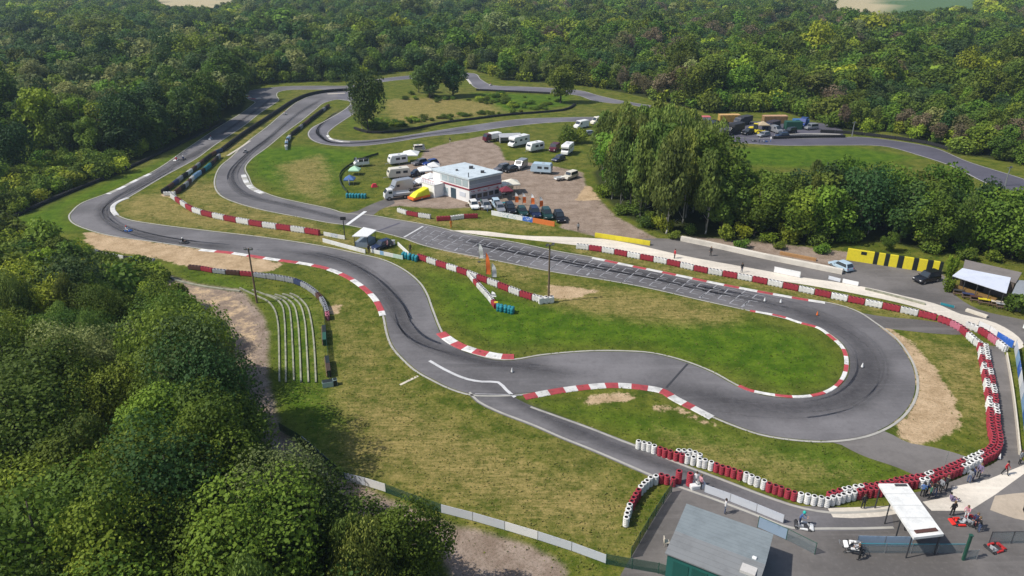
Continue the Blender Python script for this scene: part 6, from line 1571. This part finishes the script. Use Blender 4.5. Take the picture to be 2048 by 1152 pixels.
gazebo(868, 350, 2.8, 2.4, WHITE, 'white parasol tent touching the left corner of the clubhouse roof', .1); gazebo(846, 380, 2.6, 2.2, WHITE, 'white parasol tent above the yellow trailer cover', .5)
car((826,372),(846,367), 'silver', 'silver car between the parasol tents and the high-roof van'); car((800,377),(820,373), 'black', 'black car squeezed behind the flatbed truck')
gazebo(1012, 398, 2.4, 2.1, paint('maroon_cloth', (.20, .03, .05), .8), 'dark red parasol tent at the right wall of the clubhouse', .3)
camper((1002,392),(1020,380), 'cream', 'small cream motorhome half behind the right wall of the clubhouse', 4.6, 2.0, 2.4)
fence('mesh_fence', 'dark green net along the right side of the terrace', [(646,612),(650,650),(656,710),(660,768)], .9, WIRE, step=2.4, post=GREEN)
for k, (u, v) in enumerate(((956,410),(966,419),(985,409),(1008,412),(940,412))):
    q = P(u, v); o = thing('beer_table', f"{['grey', 'pale', 'white', 'teal', 'cream'][k]} table with benches in front of the clubhouse", 'table', (q.x, q.y, .03), .4 + k)
    MB().box((0, 0, .74), (1.6, .7, .05)).obj('table_top', [GREY, BAN_GREY, WHITE, TEAL, CREAM][k], o)
    for x in (-.7, .7): MB().box((x, 0, .36), (.06, .6, .72)).obj('leg', WOOD, o)
    for s in (1, -1): MB().box((0, s * .65, .42), (1.6, .28, .05)).box((-.6, s * .65, .2), (.05, .25, .4)).box((.6, s * .65, .2), (.05, .25, .4)).obj('bench', WOOD, o)
wall('pale_kerb_wall', 'long pale low slab beside the paddock road below the bar', [(1932,622),(1952,628),(1974,636)], .4, .6, CREAM, 'wall')
van((2062,664),(2082,650), 'white', 'white van cut off by the right edge beside the paddock road', 4.8)
wall('pale_kerb_wall', 'thin pale slab in front of the teal board', [(1730,579),(1790,594),(1850,610)], .3, .3, CONR, 'wall')
wall('concrete_blocks', 'row of pale concrete blocks between the machine yard and the upper track', [(1575,272),(1630,270),(1680,272)], .5, .6, paint('pale_block', (.5, .47, .42), .9, .2), 'wall')
wall('pale_verge_wall', 'short tan plank leaning edge below the ochre wall of the paddock road', [(1560,508),(1600,516),(1632,522)], .5, .5, paint('rust_plank', (.40, .22, .09), .8, .3), 'plank')
tag(MB().box((0, 0, .25), (1.6, .9, .5)).box((.2, 0, .6), (.8, .6, .3), mi=1).obj('gear_pile', [CL['white'], CL['grey']], None, tuple(P(1394, 974)), .2, .05), 'white bags and gear lying at the pit lane entrance', 'bags')
# picnic table by the left turn etc.

# ------------------------------------------------------------------ light
world = bpy.data.worlds.new('World'); scn.world = world; world.use_nodes = True
wn = world.node_tree; bg = wn.nodes.get('Background') or wn.nodes.new('ShaderNodeBackground')
sky = wn.nodes.new('ShaderNodeTexSky'); sky.sky_type = 'NISHITA'; sky.sun_disc = False
SUN_EL = R(50); sd = Vector((-.96, -.24, 0)).normalized()      # where the sun stands, seen from the ground
sky.sun_elevation = SUN_EL; sky.sun_rotation = math.atan2(sd.x, sd.y)
sky.air_density = 1.0; sky.dust_density = 1.5; sky.ozone_density = 1.0
wn.links.new(sky.outputs[0], bg.inputs[0]); bg.inputs[1].default_value = .125
sl = bpy.data.lights.new('sun', 'SUN'); sl.energy = 4.3; sl.angle = R(.5); sl.color = (1, .95, .87)
so = bpy.data.objects.new('sun', sl); col.objects.link(so)
d = Vector((sd.x * math.cos(SUN_EL), sd.y * math.cos(SUN_EL), math.sin(SUN_EL)))
so.rotation_euler = d.to_track_quat('Z', 'Y').to_euler()
vs = scn.view_settings; scn.display_settings.display_device = 'sRGB'
vs.view_transform = 'Standard'; vs.look = 'None'; vs.exposure = 0; vs.gamma = 1
scn.cycles.max_bounces = 5; scn.cycles.diffuse_bounces = 2; scn.cycles.transparent_max_bounces = 6; scn.cycles.transmission_bounces = 2
scn.cycles.use_denoising = True; scn.cycles.use_adaptive_sampling = True

# air: one even box of thin haze round everything
hm, hnt, hb, hout = new_mat('haze')
hnt.nodes.remove(hb)
pv = hnt.nodes.new('ShaderNodeVolumePrincipled'); pv.inputs['Density'].default_value = .00016; pv.inputs['Color'].default_value = (.62, .82, 1, 1); pv.inputs['Anisotropy'].default_value = .2
hnt.links.new(pv.outputs[0], hout.inputs['Volume'])
hz = MB().box((0, 700, 24.5), (3600, 1600, 51)).obj('haze', hm); hz['kind'] = 'stuff'
scn.cycles.volume_bounces = 0; scn.cycles.volume_max_steps = 64
